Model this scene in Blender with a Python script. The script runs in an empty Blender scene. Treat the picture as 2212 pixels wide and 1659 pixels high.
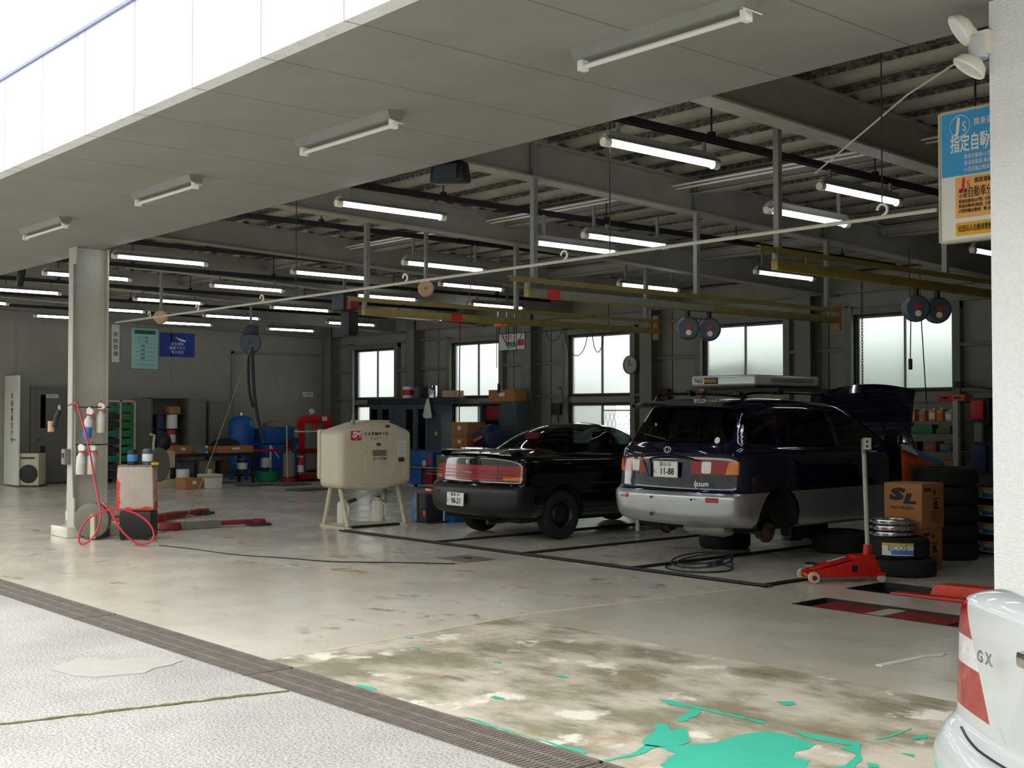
import bpy, bmesh, math, random
from mathutils import Vector, Matrix
from mathutils.geometry import tessellate_polygon
SC = bpy.context.scene
COL = SC.collection
PI = math.pi
R = math.radians
rnd = random.Random(7)

# ------------------------------------------------------------------ materials
def lin(c):
    return tuple(((v/255/12.92) if v/255 <= .04045 else ((v/255+.055)/1.055)**2.4) for v in c)

def mat(name, c, rough=.5, metal=0., coat=0., nz=None, bump=None, spec=.5, emit=None, trans=None):
    """c in 0-255 sRGB. nz=(scale, amount, second colour or None) mottles the colour, bump=(scale, strength)."""
    m = bpy.data.materials.new(name); m.use_nodes = True
    n = m.node_tree.nodes; l = m.node_tree.links
    b = n['Principled BSDF']
    col = lin(c)+(1,)
    b.inputs['Base Color'].default_value = col
    b.inputs['Roughness'].default_value = rough
    b.inputs['Metallic'].default_value = metal
    b.inputs['Coat Weight'].default_value = coat
    b.inputs['Coat Roughness'].default_value = .03
    b.inputs['Specular IOR Level'].default_value = spec
    if emit:
        b.inputs['Emission Color'].default_value = lin(emit[0])+(1,)
        b.inputs['Emission Strength'].default_value = emit[1]
    if trans:
        b.inputs['Transmission Weight'].default_value = trans
    if nz or bump:
        tc = n.new('ShaderNodeTexCoord')
    if nz:
        t = n.new('ShaderNodeTexNoise'); t.inputs['Scale'].default_value = nz[0]; t.inputs['Detail'].default_value = 6
        t.inputs['Roughness'].default_value = .65
        l.new(tc.outputs['Object'], t.inputs['Vector'])
        r = n.new('ShaderNodeMapRange'); r.inputs['From Min'].default_value = .3; r.inputs['From Max'].default_value = .7
        l.new(t.outputs['Fac'], r.inputs['Value'])
        x = n.new('ShaderNodeMix'); x.data_type = 'RGBA'
        l.new(r.outputs[0], x.inputs['Factor'])
        a = nz[1]
        if len(nz) > 2:
            x.inputs[6].default_value = col; x.inputs[7].default_value = lin(nz[2])+(1,)
            r.inputs['From Min'].default_value = .5-a; r.inputs['From Max'].default_value = .5+a
        else:
            x.inputs[6].default_value = tuple(v*(1-a) for v in col[:3])+(1,)
            x.inputs[7].default_value = tuple(min(1, v*(1+a)) for v in col[:3])+(1,)
        l.new(x.outputs[2], b.inputs['Base Color'])
    if bump:
        t2 = n.new('ShaderNodeTexNoise'); t2.inputs['Scale'].default_value = bump[0]; t2.inputs['Detail'].default_value = 4
        l.new(tc.outputs['Object'], t2.inputs['Vector'])
        bp = n.new('ShaderNodeBump'); bp.inputs['Strength'].default_value = bump[1]; bp.inputs['Distance'].default_value = .01
        l.new(t2.outputs['Fac'], bp.inputs['Height']); l.new(bp.outputs[0], b.inputs['Normal'])
    return m

class G:
    """small node-graph helper"""
    def __init__(s, name, rough=.5):
        s.m = bpy.data.materials.new(name); s.m.use_nodes = True
        s.n = s.m.node_tree.nodes; s.l = s.m.node_tree.links; s.b = s.n['Principled BSDF']
        s.b.inputs['Roughness'].default_value = rough
        s.tc = s.n.new('ShaderNodeTexCoord').outputs['Object']
        s.sep = s.n.new('ShaderNodeSeparateXYZ'); s.l.new(s.tc, s.sep.inputs[0])
    def put(s, sock, v):
        if isinstance(v, (int, float)): sock.default_value = v
        elif isinstance(v, tuple): sock.default_value = v
        else: s.l.new(v, sock)
    def math(s, op, a, b=0., c=0.):
        q = s.n.new('ShaderNodeMath'); q.operation = op
        s.put(q.inputs[0], a); s.put(q.inputs[1], b); s.put(q.inputs[2], c)
        return q.outputs[0]
    def noise(s, scale, detail=5, stretch=None, rough=.6):
        t = s.n.new('ShaderNodeTexNoise'); t.inputs['Scale'].default_value = scale
        t.inputs['Detail'].default_value = detail; t.inputs['Roughness'].default_value = rough
        v = s.tc
        if stretch:
            mp = s.n.new('ShaderNodeMapping'); mp.inputs['Scale'].default_value = stretch[:3]
            if len(stretch) > 3: mp.inputs['Rotation'].default_value = (0, 0, stretch[3])
            s.l.new(v, mp.inputs[0]); v = mp.outputs[0]
        s.l.new(v, t.inputs['Vector'])
        return t.outputs['Fac']
    def ramp(s, v, a, b):
        r = s.n.new('ShaderNodeMapRange'); r.interpolation_type = 'SMOOTHSTEP'
        s.put(r.inputs[0], v); r.inputs[1].default_value = a; r.inputs[2].default_value = b
        return r.outputs[0]
    def mix(s, f, a, b):
        x = s.n.new('ShaderNodeMix'); x.data_type = 'RGBA'
        s.put(x.inputs[0], f)
        for k, v in ((6, a), (7, b)):
            if isinstance(v, tuple): x.inputs[k].default_value = lin(v)+(1,)
            else: s.l.new(v, x.inputs[k])
        return x.outputs[2]
    def col(s, v): s.l.new(v, s.b.inputs['Base Color']); return s
    def bump(s, h, st=.3, d=.01):
        b = s.n.new('ShaderNodeBump'); b.inputs['Strength'].default_value = st; b.inputs['Distance'].default_value = d
        s.l.new(h, b.inputs['Height']); s.l.new(b.outputs[0], s.b.inputs['Normal'])

def glass(name, tint, clear=.25, rough=.02):
    """dark car or cabinet glass: tinted see-through sheet with a sharp reflection"""
    m = bpy.data.materials.new(name); m.use_nodes = True
    n = m.node_tree.nodes; l = m.node_tree.links
    n.remove(n['Principled BSDF']); out = n['Material Output']
    t = n.new('ShaderNodeBsdfTransparent'); t.inputs[0].default_value = tuple(v*clear for v in lin(tint))+(1,)
    g = n.new('ShaderNodeBsdfGlossy'); g.inputs['Roughness'].default_value = rough
    lw = n.new('ShaderNodeLayerWeight'); lw.inputs[0].default_value = .5
    p = n.new('ShaderNodeMath'); p.operation = 'POWER'; p.inputs[1].default_value = 5; l.new(lw.outputs['Facing'], p.inputs[0])
    f = n.new('ShaderNodeMath'); f.operation = 'MULTIPLY_ADD'; f.inputs[1].default_value = .95; f.inputs[2].default_value = .045; l.new(p.outputs[0], f.inputs[0])
    x = n.new('ShaderNodeMixShader')
    l.new(f.outputs[0], x.inputs[0]); l.new(t.outputs[0], x.inputs[1]); l.new(g.outputs[0], x.inputs[2])
    l.new(x.outputs[0], out.inputs['Surface'])
    return m

def frosted():
    m = bpy.data.materials.new('frosted_glass'); m.use_nodes = True
    n = m.node_tree.nodes; l = m.node_tree.links
    n.remove(n['Principled BSDF']); out = n['Material Output']
    g = n.new('ShaderNodeBsdfRefraction'); g.inputs['Roughness'].default_value = .42; g.inputs['IOR'].default_value = 1.3
    g.inputs[0].default_value = (.72, .76, .75, 1)
    t = n.new('ShaderNodeBsdfTranslucent'); t.inputs[0].default_value = (.66, .69, .68, 1)
    x = n.new('ShaderNodeMixShader'); x.inputs[0].default_value = .25
    l.new(g.outputs[0], x.inputs[1]); l.new(t.outputs[0], x.inputs[2])
    gl = n.new('ShaderNodeBsdfGlossy'); gl.inputs['Roughness'].default_value = .3
    x2 = n.new('ShaderNodeMixShader'); x2.inputs[0].default_value = .04
    l.new(x.outputs[0], x2.inputs[1]); l.new(gl.outputs[0], x2.inputs[2])
    l.new(x2.outputs[0], out.inputs['Surface'])
    return m

M = {}
def mk(k, *a, **kw): M[k] = mat(k, *a, **kw)
mk('steel_grey', (124, 124, 116), .55, nz=(3, .12))
mk('dark_steel', (52, 50, 52), .5, .6, nz=(8, .3))
mk('beam_grey', (150, 146, 134), .6, nz=(2.5, .12))
mk('wall_grey', (150, 147, 136), .75, nz=(1.2, .1), bump=(60, .1))
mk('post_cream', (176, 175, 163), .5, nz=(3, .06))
mk('plaster', (232, 232, 232), .85, nz=(40, .05), bump=(90, .5))
mk('black', (16, 16, 17), .5)
mk('black_gloss', (10, 10, 12), .15)
mk('rubber', (22, 22, 23), .78, nz=(30, .25))
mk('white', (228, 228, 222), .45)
mk('white_plastic', (222, 220, 205), .35, nz=(6, .05))
mk('cream', (205, 197, 172), .35, nz=(5, .05))
mk('frame_cream', (196, 188, 165), .45, nz=(9, .08))
mk('chrome', (200, 200, 205), .12, 1.)
mk('alloy', (188, 190, 196), .25, 1.)
mk('red', (196, 30, 26), .35, nz=(9, .15))
mk('red_dark', (130, 22, 24), .5, nz=(7, .35))
mk('orange', (226, 92, 34), .5); mk('orange_red', (224, 62, 36), .45, nz=(5, .2))
mk('blue', (22, 92, 168), .45, nz=(5, .1))
mk('blue_dark', (26, 36, 84), .5)
mk('blue_light', (64, 128, 200), .4)
mk('green', (24, 124, 60), .5)
mk('teal', (18, 128, 96), .45, nz=(8, .15))
mk('yellow', (224, 182, 44), .5)
mk('yellow_rail', (136, 122, 62), .5, .2, nz=(6, .2))
mk('brown_plate', (140, 92, 30), .5, nz=(8, .15))
mk('card', (172, 118, 72), .85, nz=(6, .06))
mk('card_dark', (140, 96, 56), .9, nz=(6, .1))
mk('slate', (70, 82, 92), .45, nz=(5, .1))
mk('slate_dark', (40, 46, 52), .5)
mk('locker_grey', (112, 110, 102), .55, nz=(4, .08))
mk('beige_box', (196, 186, 160), .6, nz=(7, .12))
mk('rust', (84, 58, 44), .8, .3, nz=(14, .35))
mk('cable_dark', (30, 32, 44), .55)
mk('hose_red', (196, 44, 62), .4)
mk('yellow_cord', (132, 128, 92), .6)
mk('tan', (196, 160, 128), .6)
mk('ink', (24, 24, 28), .6)
mk('print_white', (232, 232, 232), .6)
mk('print_red', (206, 34, 50), .5)
mk('print_brown', (66, 48, 36), .8)
mk('sign_blue', (60, 156, 214), .45)
mk('sign_orange', (240, 176, 100), .5)
mk('sign_yellow', (236, 176, 34), .5)
mk('chart_teal', (164, 216, 208), .6)
mk('poster_blue', (34, 60, 150), .5, nz=(3, .15))
mk('navy_paint', (9, 12, 40), .1, .1, coat=1.)
mk('black_paint', (7, 8, 12), .1, .1, coat=1.)
mk('silver_paint', (176, 180, 184), .3, .75, coat=.6)
mk('silver_car_paint', (206, 212, 212), .28, .35, coat=.8)
mk('lamp_red', (146, 6, 18), .15, coat=.6)
mk('lamp_red_pale', (158, 34, 44), .2, coat=.6)
mk('lamp_amber', (232, 130, 22), .15, coat=.6)
mk('lamp_clear', (226, 226, 226), .12, .3, coat=.6, nz=(50, .2))
mk('trim_black', (20, 21, 24), .4)
mk('seat_grey', (62, 60, 62), .9)
mk('seat_red', (96, 20, 30), .9)
mk('carpet', (18, 18, 19), .95)
mk('tube_off', (214, 214, 208), .3)
mk('plate', (226, 228, 222), .5)
mk('moss', (104, 108, 70), .95, nz=(40, .4))
mk('turquoise', (66, 190, 160), .5, nz=(3, .08))
mk('paint_line', (206, 198, 176), .5, nz=(5, .12))
mk('repair', (176, 174, 166), .8, nz=(8, .06), bump=(60, .15))
mk('clear_plastic', (214, 218, 216), .3, nz=(12, .06))
mk('pale_grey', (170, 170, 150), .4)  # plain pale grey for dial, notices, band and edge strip
mk('leaf', (62, 92, 44), .8, nz=(9, .4))
mk('bark_green', (96, 118, 90), .9, nz=(4, .3))
mk('tube_lit', (255, 255, 255), .4, emit=((240, 244, 255), 11.0))
M['car_glass'] = glass('car_glass', (190, 205, 200), .32)
M['dark_glass'] = glass('dark_glass', (60, 70, 80), .2)
M['clear_glass'] = glass('clear_glass', (245, 250, 250), .95)
M['frosted'] = frosted()

# outside ground: exposed aggregate concrete
g = G('aggregate', .85)
a = g.ramp(g.noise(70, 4, None, .75), .38, .6); b = g.ramp(g.noise(1.1, 4), .35, .7)
c = g.mix(a, (122, 120, 118), (186, 184, 180)); c2 = g.mix(a, (146, 143, 138), (200, 198, 193))
g.col(g.mix(b, c, c2)); g.bump(g.noise(62, 3), .5, .006); M['aggregate'] = g.m
# workshop floor: worn beige paint, brown stains
def floor_mat(name, base, base2, stain, amt, rough):
    g = G(name, rough)
    c = g.mix(g.ramp(g.noise(.55, 4), .35, .68), base, base2)
    st = g.math('MULTIPLY', g.ramp(g.noise(2.0, 7, (1., 1.6, 1, .7), .68), .55, .66), g.ramp(g.noise(.6, 3), .42, .6))
    c = g.mix(g.math('MULTIPLY', st, amt), c, stain)
    sc = g.math('MULTIPLY', g.ramp(g.noise(5, 6, (3, .7, 1, .9), .7), .62, .7), .4*amt)
    c = g.mix(sc, c, (70, 64, 54)); g.col(c)
    g.l.new(g.math('ADD', g.math('MULTIPLY', g.ramp(g.noise(1.2, 3), .3, .7), .12), rough-.06), g.b.inputs['Roughness'])
    g.bump(g.noise(3.5, 3), .06, .01)
    return g.m
M['floor_beige'] = floor_mat('floor_beige', (205, 199, 181), (220, 215, 200), (130, 102, 60), .85, .24)
M['floor_grey'] = floor_mat('floor_grey', (192, 187, 170), (208, 203, 188), (140, 134, 114), .5, .26)
g = G('old_concrete', .7)
c = g.mix(g.ramp(g.noise(1.4, 6, (1, 1.5, 1, .2)), .38, .62), (136, 132, 108), (202, 193, 176))
c = g.mix(g.ramp(g.noise(2.2, 5, (1, 1, 1, .6)), .58, .66), c, (228, 222, 210))
c = g.mix(g.math('MULTIPLY', g.ramp(g.noise(1.9, 5, (1.6, .8, 1, .3)), .56, .7), .5), c, (150, 120, 80))
c = g.mix(g.math('MULTIPLY', g.ramp(g.noise(3, 7, (.7, 2, 1, .3)), .56, .68), .6), c, (92, 96, 76))
g.col(c); g.bump(g.noise(25, 4), .25, .01); M['old_concrete'] = g.m
# soffit boards and parapet panels: joints every 0.9 m along the facade
def jointed(name, base, jc, w, off, amt, rough=.8, streak=0.):
    g = G(name, rough)
    fr = g.math('FRACT', g.math('DIVIDE', g.math('ADD', g.sep.outputs[0], off), .9))
    d = g.math('LESS_THAN', g.math('ABSOLUTE', g.math('SUBTRACT', fr, .5)), w)
    c = g.mix(g.ramp(g.noise(1.5, 4), .3, .7), base, tuple(v*.95 for v in base))
    if streak:
        s = g.math('MULTIPLY', g.ramp(g.noise(3, 5, (2.5, 2.5, .35)), .55, .75), streak); c = g.mix(s, c, jc)
    c = g.mix(g.math('MULTIPLY', d, amt), c, jc); g.col(c); g.bump(g.noise(70, 3), .15, .005)
    return g.m
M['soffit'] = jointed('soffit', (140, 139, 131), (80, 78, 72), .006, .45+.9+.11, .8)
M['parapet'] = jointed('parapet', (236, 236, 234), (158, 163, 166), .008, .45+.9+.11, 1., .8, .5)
g = G('red_worn', .6)
ed = g.math('MAXIMUM', g.math('DIVIDE', g.math('ABSOLUTE', g.sep.outputs[0]), .26), g.math('MULTIPLY', g.math('ABSOLUTE', g.math('SUBTRACT', g.sep.outputs[2], .67)), 3.2))
f = g.ramp(g.math('ADD', ed, g.math('MULTIPLY', g.noise(6, 5), .9)), 1.25, 1.36)
g.col(g.mix(f, g.mix(g.ramp(g.noise(5, 4), .3, .7), (168, 158, 148), (184, 172, 160)), (206, 60, 42))); M['red_worn'] = g.m
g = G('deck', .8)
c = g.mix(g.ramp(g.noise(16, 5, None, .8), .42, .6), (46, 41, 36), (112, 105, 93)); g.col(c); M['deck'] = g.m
M['deck_rib'] = mat('deck_rib', (140, 136, 124), .5, .3, nz=(4, .15))  # ribs lighter, deck flats darker: shading contrast painted into the colours

# ------------------------------------------------------------------ mesh helpers
class MB:
    def __init__(s): s.bm = bmesh.new(); s.mi = 0
    def _f(s, vs):
        try:
            f = s.bm.faces.new(vs); f.material_index = s.mi; return f
        except ValueError: return None
    def box(s, c, d, rot=None, taper=(1, 1)):
        m = Matrix.Translation(c)
        if rot is not None:
            m = m @ (rot if isinstance(rot, Matrix) else Matrix.Rotation(rot, 4, 'Z'))
        v = []
        for z in (-.5, .5):
            t = (1, 1) if z < 0 else taper
            for x, y in ((-.5, -.5), (.5, -.5), (.5, .5), (-.5, .5)):
                v.append(s.bm.verts.new(m @ Vector((x*d[0]*t[0], y*d[1]*t[1], z*d[2]))))
        for q in ((3, 2, 1, 0), (4, 5, 6, 7), (0, 1, 5, 4), (1, 2, 6, 5), (2, 3, 7, 6), (3, 0, 4, 7)):
            s._f([v[i] for i in q])
        return s
    def bx(s, x0, x1, y0, y1, z0, z1): return s.box(((x0+x1)/2, (y0+y1)/2, (z0+z1)/2), (abs(x1-x0), abs(y1-y0), abs(z1-z0)))
    def poly(s, pts): s._f([s.bm.verts.new(p) for p in pts]); return s
    def prism(s, pts, off):
        """pts 3D planar polygon, swept by vector off"""
        off = Vector(off); a = [s.bm.verts.new(p) for p in pts]; b = [s.bm.verts.new(Vector(p)+off) for p in pts]
        s._f(a[::-1]); s._f(b); n = len(pts)
        for i in range(n): s._f([a[i], a[(i+1) % n], b[(i+1) % n], b[i]])
        return s
    def tube(s, pts, r, n=8, closed=False):
        pts = [Vector(p) for p in pts]; N = len(pts); rings = []
        rr = r if isinstance(r, (list, tuple)) else [r]*N
        up = None
        for i, p in enumerate(pts):
            if closed: t = pts[(i+1) % N]-pts[i-1]
            else: t = pts[min(i+1, N-1)]-pts[max(i-1, 0)]
            t.normalize()
            if up is None:
                up = Vector((0, 0, 1)) if abs(t.z) < .9 else Vector((1, 0, 0))
            a = (up - t*up.dot(t)).normalized(); up = a; b = t.cross(a)
            rings.append([s.bm.verts.new(p+(a*math.cos(2*PI*k/n)+b*math.sin(2*PI*k/n))*rr[i]) for k in range(n)])
        for i in range(N if closed else N-1):
            q, w = rings[i], rings[(i+1) % N]
            for k in range(n): s._f([q[k], q[(k+1) % n], w[(k+1) % n], w[k]])
        if not closed:
            s._f(rings[0][::-1]); s._f(rings[-1])
        return s
    def cyl(s, p0, p1, r, n=16, r1=None): return s.tube([p0, p1], [r, r if r1 is None else r1], n)
    def lathe(s, prof, n=28, mx=None):
        """prof [(radius, height)] turned round z, closed when it ends at radius 0"""
        mx = mx or Matrix.Identity(4); rings = []
        for r, h in prof:
            if r < 1e-6: rings.append([s.bm.verts.new(mx @ Vector((0, 0, h)))])
            else: rings.append([s.bm.verts.new(mx @ Vector((r*math.cos(2*PI*k/n), r*math.sin(2*PI*k/n), h))) for k in range(n)])
        for q, w in zip(rings, rings[1:]):
            for k in range(n):
                k2 = (k+1) % n
                if len(q) == 1 and len(w) == 1: continue
                if len(q) == 1: s._f([q[0], w[k2], w[k]])
                elif len(w) == 1: s._f([q[k], q[k2], w[0]])
                else: s._f([q[k], q[k2], w[k2], w[k]])
        return s
    def sph(s, c, r, sc=(1, 1, 1), n=16):
        prof = [(r*math.sin(PI*i/10), -r*math.cos(PI*i/10)) for i in range(11)]
        prof[0] = (0, -r); prof[-1] = (0, r)
        return s.lathe(prof, n, Matrix.Translation(c) @ Matrix.Diagonal((*sc, 1)))
    def obj(s, name, mats, par=None, loc=(0, 0, 0), rot=(0, 0, 0), bev=0, seg=2, ang=38, flat=False):
        bmesh.ops.remove_doubles(s.bm, verts=s.bm.verts, dist=1e-6)
        if bev:
            es = [e for e in s.bm.edges if len(e.link_faces) == 2 and e.calc_face_angle(0) > .6]
            bmesh.ops.bevel(s.bm, geom=es, offset=bev, segments=seg, affect='EDGES', profile=.6, clamp_overlap=True)
        bmesh.ops.recalc_face_normals(s.bm, faces=s.bm.faces)
        me = bpy.data.meshes.new(name); s.bm.to_mesh(me); s.bm.free()
        for m in (mats if isinstance(mats, (list, tuple)) else [mats]): me.materials.append(M[m] if isinstance(m, str) else m)
        if not flat:
            me.polygons.foreach_set('use_smooth', [True]*len(me.polygons))
            me.set_sharp_from_angle(angle=R(ang))
        o = bpy.data.objects.new(name, me); COL.objects.link(o)
        o.location = loc; o.rotation_euler = rot
        if par: o.parent = par
        return o

def tag(o, label, cat, group=None, kind=None):
    o['label'] = label; o['category'] = cat
    if group: o['group'] = group
    if kind: o['kind'] = kind
    return o
def thing(name, label, cat, loc=(0, 0, 0), rz=0, group=None):
    o = bpy.data.objects.new(name, None); COL.objects.link(o); o.empty_display_size = .1
    o.location = loc; o.rotation_euler = (0, 0, rz)
    return tag(o, label, cat, group)
def struct(o, label=None):
    o['kind'] = 'structure'
    if label: o['label'] = label
    return o
def dup(o, par=None):
    c = o.copy(); COL.objects.link(c)
    if par: c.parent = par
    for ch in list(o.children): dup(ch, c)
    return c
def copy_to(o, loc, rz=None, label=None):
    c = dup(o); c.location = loc
    if rz is not None: c.rotation_euler[2] = rz
    if label: c['label'] = label
    return c
def text(s, size, m, par, loc, rot=(PI/2, 0, 0), sx=1., name='lettering', al='CENTER', shear=0., bold=0., gap=1.):
    cu = bpy.data.curves.new(name, 'FONT'); cu.body = s; cu.size = size; cu.align_x = al; cu.align_y = 'CENTER'
    cu.extrude = .0012; cu.shear = shear; cu.offset = bold; cu.resolution_u = 2; cu.space_line = gap
    t = bpy.data.objects.new(name, cu)
    me = bpy.data.meshes.new_from_object(t); bpy.data.objects.remove(t); bpy.data.curves.remove(cu)
    me.materials.clear(); me.materials.append(M[m])
    o = bpy.data.objects.new(name, me); COL.objects.link(o)
    o.location = loc; o.rotation_euler = rot; o.scale = (sx, 1, 1)
    if par: o.parent = par
    return o
FX = (PI/2, 0, PI/2)      # lettering that faces +x
def arc(c, r, a0, a1, n, ax=(1, 0, 0), ay=(0, 0, 1)):
    c = Vector(c); ax = Vector(ax); ay = Vector(ay)
    return [c+ax*r*math.cos(a0+(a1-a0)*i/n)+ay*r*math.sin(a0+(a1-a0)*i/n) for i in range(n+1)]
def smooth(pts, it=3, closed=False):
    pts = [Vector(p) for p in pts]
    for _ in range(it):
        q = []
        n = len(pts)
        for i in range(n if closed else n-1):
            a, b = pts[i], pts[(i+1) % n]; q += [a*.75+b*.25, a*.25+b*.75]
        pts = q if closed else [pts[0]]+q+[pts[-1]]
    return pts

# ------------------------------------------------------------------ camera, sky, colour
cam = bpy.data.cameras.new('camera'); cam.sensor_width = 36; cam.lens = 2600/2212*36; cam.clip_end = 300
co = bpy.data.objects.new('camera', cam); COL.objects.link(co); SC.camera = co
co.location = (0, 0, 1.58); co.rotation_euler = (PI/2+R(1.399), 0, R(90-41.3145))
w = bpy.data.worlds.new('overcast'); SC.world = w; w.use_nodes = True
bg = w.node_tree.nodes['Background']; bg.inputs[0].default_value = (1., 1., .98, 1); bg.inputs[1].default_value = 3.0
SC.view_settings.view_transform = 'Standard'; SC.view_settings.look = 'None'
SC.view_settings.exposure = .12; SC.view_settings.gamma = 1; SC.view_settings.use_curve_mapping = False

# ------------------------------------------------------------------ ground and floor
o = struct(MB().poly([(-60, -30, 0), (30, -30, 0), (30, 3.6, 0), (-60, 3.6, 0)]).obj('pavement', 'aggregate'))
rp = [(-7.5, 2.79), (-7.6, 2.94), (-7.71, 3.04), (-7.65, 3.14), (-7.49, 3.18), (-7.47, 3.36), (-7.41, 3.49), (-7.19, 3.52), (-7.11, 3.4), (-7.09, 3.28), (-7.0, 3.18), (-7.05, 3.03), (-7.08, 2.91), (-7.2, 2.83), (-7.37, 2.8)]
MB().prism([(x, y, .001) for x, y in rp], (0, 0, .004)).obj('repair_patch', 'repair', o)
jt = MB(); q = []
for i in range(60):
    t = i/59; q.append((-6.62+.52*t*1.18+rnd.uniform(-.008, .008), .75+2.84*t, .002+rnd.random()*.003))
jt.tube(q, [.004+rnd.random()*.006 for _ in q], 5)
tag(jt.obj('moss', 'moss'), 'thin line of green moss growing along the joint in the pale forecourt concrete', 'moss', kind='stuff')

F = MB(); F.mi = 0
F.poly([(-27.3, 3.95, 0), (-6.85, 3.95, 0), (-7.07, 6.3, 0), (-6.76, 9, 0), (-6.76, 17.55, 0), (-27.3, 17.55, 0)])
F.mi = 1
F.poly([(-6.85, 3.95, 0), (6, 3.95, 0), (6, 6.2, 0), (-7.06, 6.2, 0)])
F.mi = 2
F.poly([(-7.06, 6.2, 0), (-6.76, 6.2, 0), (-6.76, 9, 0), (-7.07, 6.3, 0)])
XS = [-6.76, -6.2, -6.0, -3.6, 6]; YS = [6.2, 8.36, 8.85, 9.45, 10.07, 17.55]
for i in range(4):
    for j in range(5):
        if (j == 1 and i == 2) or (j == 3 and i in (1, 2)): continue
        F.poly([(XS[i], YS[j], 0), (XS[i+1], YS[j], 0), (XS[i+1], YS[j+1], 0), (XS[i], YS[j+1], 0)])
fl = struct(F.obj('floor', ['floor_beige', 'old_concrete', 'floor_grey']))
ln = MB()
for a_, b_ in (((-6.87, 4.3), (-7.07, 6.3)), ((-7.07, 6.3), (-6.79, 8.95))):
    ln.prism([(a_[0]-.03, a_[1], .0005), (a_[0]+.03, a_[1], .0005), (b_[0]+.03, b_[1], .0005), (b_[0]-.03, b_[1], .0005)], (0, 0, .002))
ln.obj('line_marking', 'paint_line', fl)
tq = MB()
def smooth2(p):
    r_ = random.Random(len(p)); n = len(p); out = []
    for i in range(n):
        a_, b_ = p[i], p[(i+1) % n]; L = math.hypot(b_[0]-a_[0], b_[1]-a_[1]); k = max(1, int(L/.05))
        for q in range(k):
            t = q/k; e = 0 if q == 0 else r_.uniform(-.012, .012); out.append((a_[0]+(b_[0]-a_[0])*t-(b_[1]-a_[1])/L*e, a_[1]+(b_[1]-a_[1])*t+(b_[0]-a_[0])/L*e))
    return out
for p in ([(-4.141, 4.768), (-4.218, 5.01), (-4.156, 4.989), (-4.077, 4.782), (-4.097, 4.732)],
          [(-4.148, 4.617), (-4.11, 4.66), (-4.013, 4.578), (-3.999, 4.675), (-3.821, 4.509), (-3.803, 4.405), (-3.84, 4.313), (-3.915, 4.277), (-3.994, 4.363), (-4.045, 4.488)],
          [(-3.844, 4.318), (-3.783, 4.437), (-3.722, 4.571), (-3.727, 4.796), (-3.68, 4.93), (-3.548, 4.948), (-3.455, 4.925), (-3.386, 4.903), (-3.363, 4.808), (-3.376, 4.722), (-3.335, 4.651), (-3.249, 4.659), (-3.136, 4.483), (-3.376, 4.211), (-3.5, 4.05), (-3.66, 4.1), (-3.731, 4.295)],
          [(-3.879, 3.96), (-3.863, 4.005), (-3.873, 4.18), (-3.92, 4.296), (-3.851, 4.325), (-3.821, 4.136), (-3.844, 3.96)],
          [(-4.49, 5.02), (-4.42, 5.06), (-4.23, 5.06), (-3.8, 5.07), (-3.78, 5.03), (-3.96, 5.03), (-4.15, 5.02), (-4.27, 5.01), (-4.37, 4.97)],
          [(-4.03, 5.47), (-3.97, 5.54), (-3.92, 5.5), (-3.94, 5.42)],
          [(-3.61, 5.04), (-3.49, 5.06), (-3.25, 5.08), (-3.11, 4.87), (-3.05, 4.72), (-3.0, 4.5), (-3.09, 4.52), (-3.12, 4.77), (-3.16, 4.9), (-3.27, 4.93), (-3.26, 5.02), (-3.37, 4.99), (-3.46, 4.97)],
          [(-3.04, 5.08), (-2.99, 5.11), (-2.96, 5.06)], [(-3.06, 4.83), (-3.01, 4.84), (-2.98, 4.8), (-3.01, 4.76)],
          [(-3.16, 5.38), (-3.13, 5.47), (-3.09, 5.41), (-3.13, 5.34)], [(-3.25, 5.19), (-3.25, 5.53), (-3.23, 5.5), (-3.23, 5.21)],
          [(-5.14, 4.35), (-5.08, 4.35), (-5.06, 4.4), (-5.15, 4.4)], [(-5.3, 5.0), (-5.24, 4.99), (-5.2, 5.03), (-5.28, 5.05)],
          [(-5.86, 4.98), (-5.8, 4.98), (-5.8, 5.02), (-5.85, 5.03)], [(-6.9, 5.05), (-6.83, 5.06), (-6.86, 5.11)], [(-6.6, 4.88), (-6.5, 4.88), (-6.54, 4.93)],
          [(-5.9, 3.96), (-5.7, 3.96), (-5.72, 4.0), (-5.88, 3.99)], [(-4.9, 3.96), (-4.2, 3.96), (-4.0, 3.96), (-4.02, 4.0), (-4.3, 3.975), (-4.88, 3.98)]):
    pv = [Vector((x, y, .002)) for x, y in smooth2(p)]
    for tri in tessellate_polygon([pv]): tq.poly([pv[k] for k in tri])
tq.obj('turquoise_paint', 'turquoise', fl)
# thin paper strip and drips near the silver car
tag(MB().prism([(-4.2, 6.73, .001), (-4.15, 6.72, .001), (-4.11, 7.2, .001), (-4.06, 7.3, .001), (-4.1, 7.4, .001), (-4.16, 7.2, .001)], (0, 0, .004)).obj('paper_strip', 'white'),
    'torn white paper strip lying on the grey floor beside the silver car', 'paper')

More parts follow.
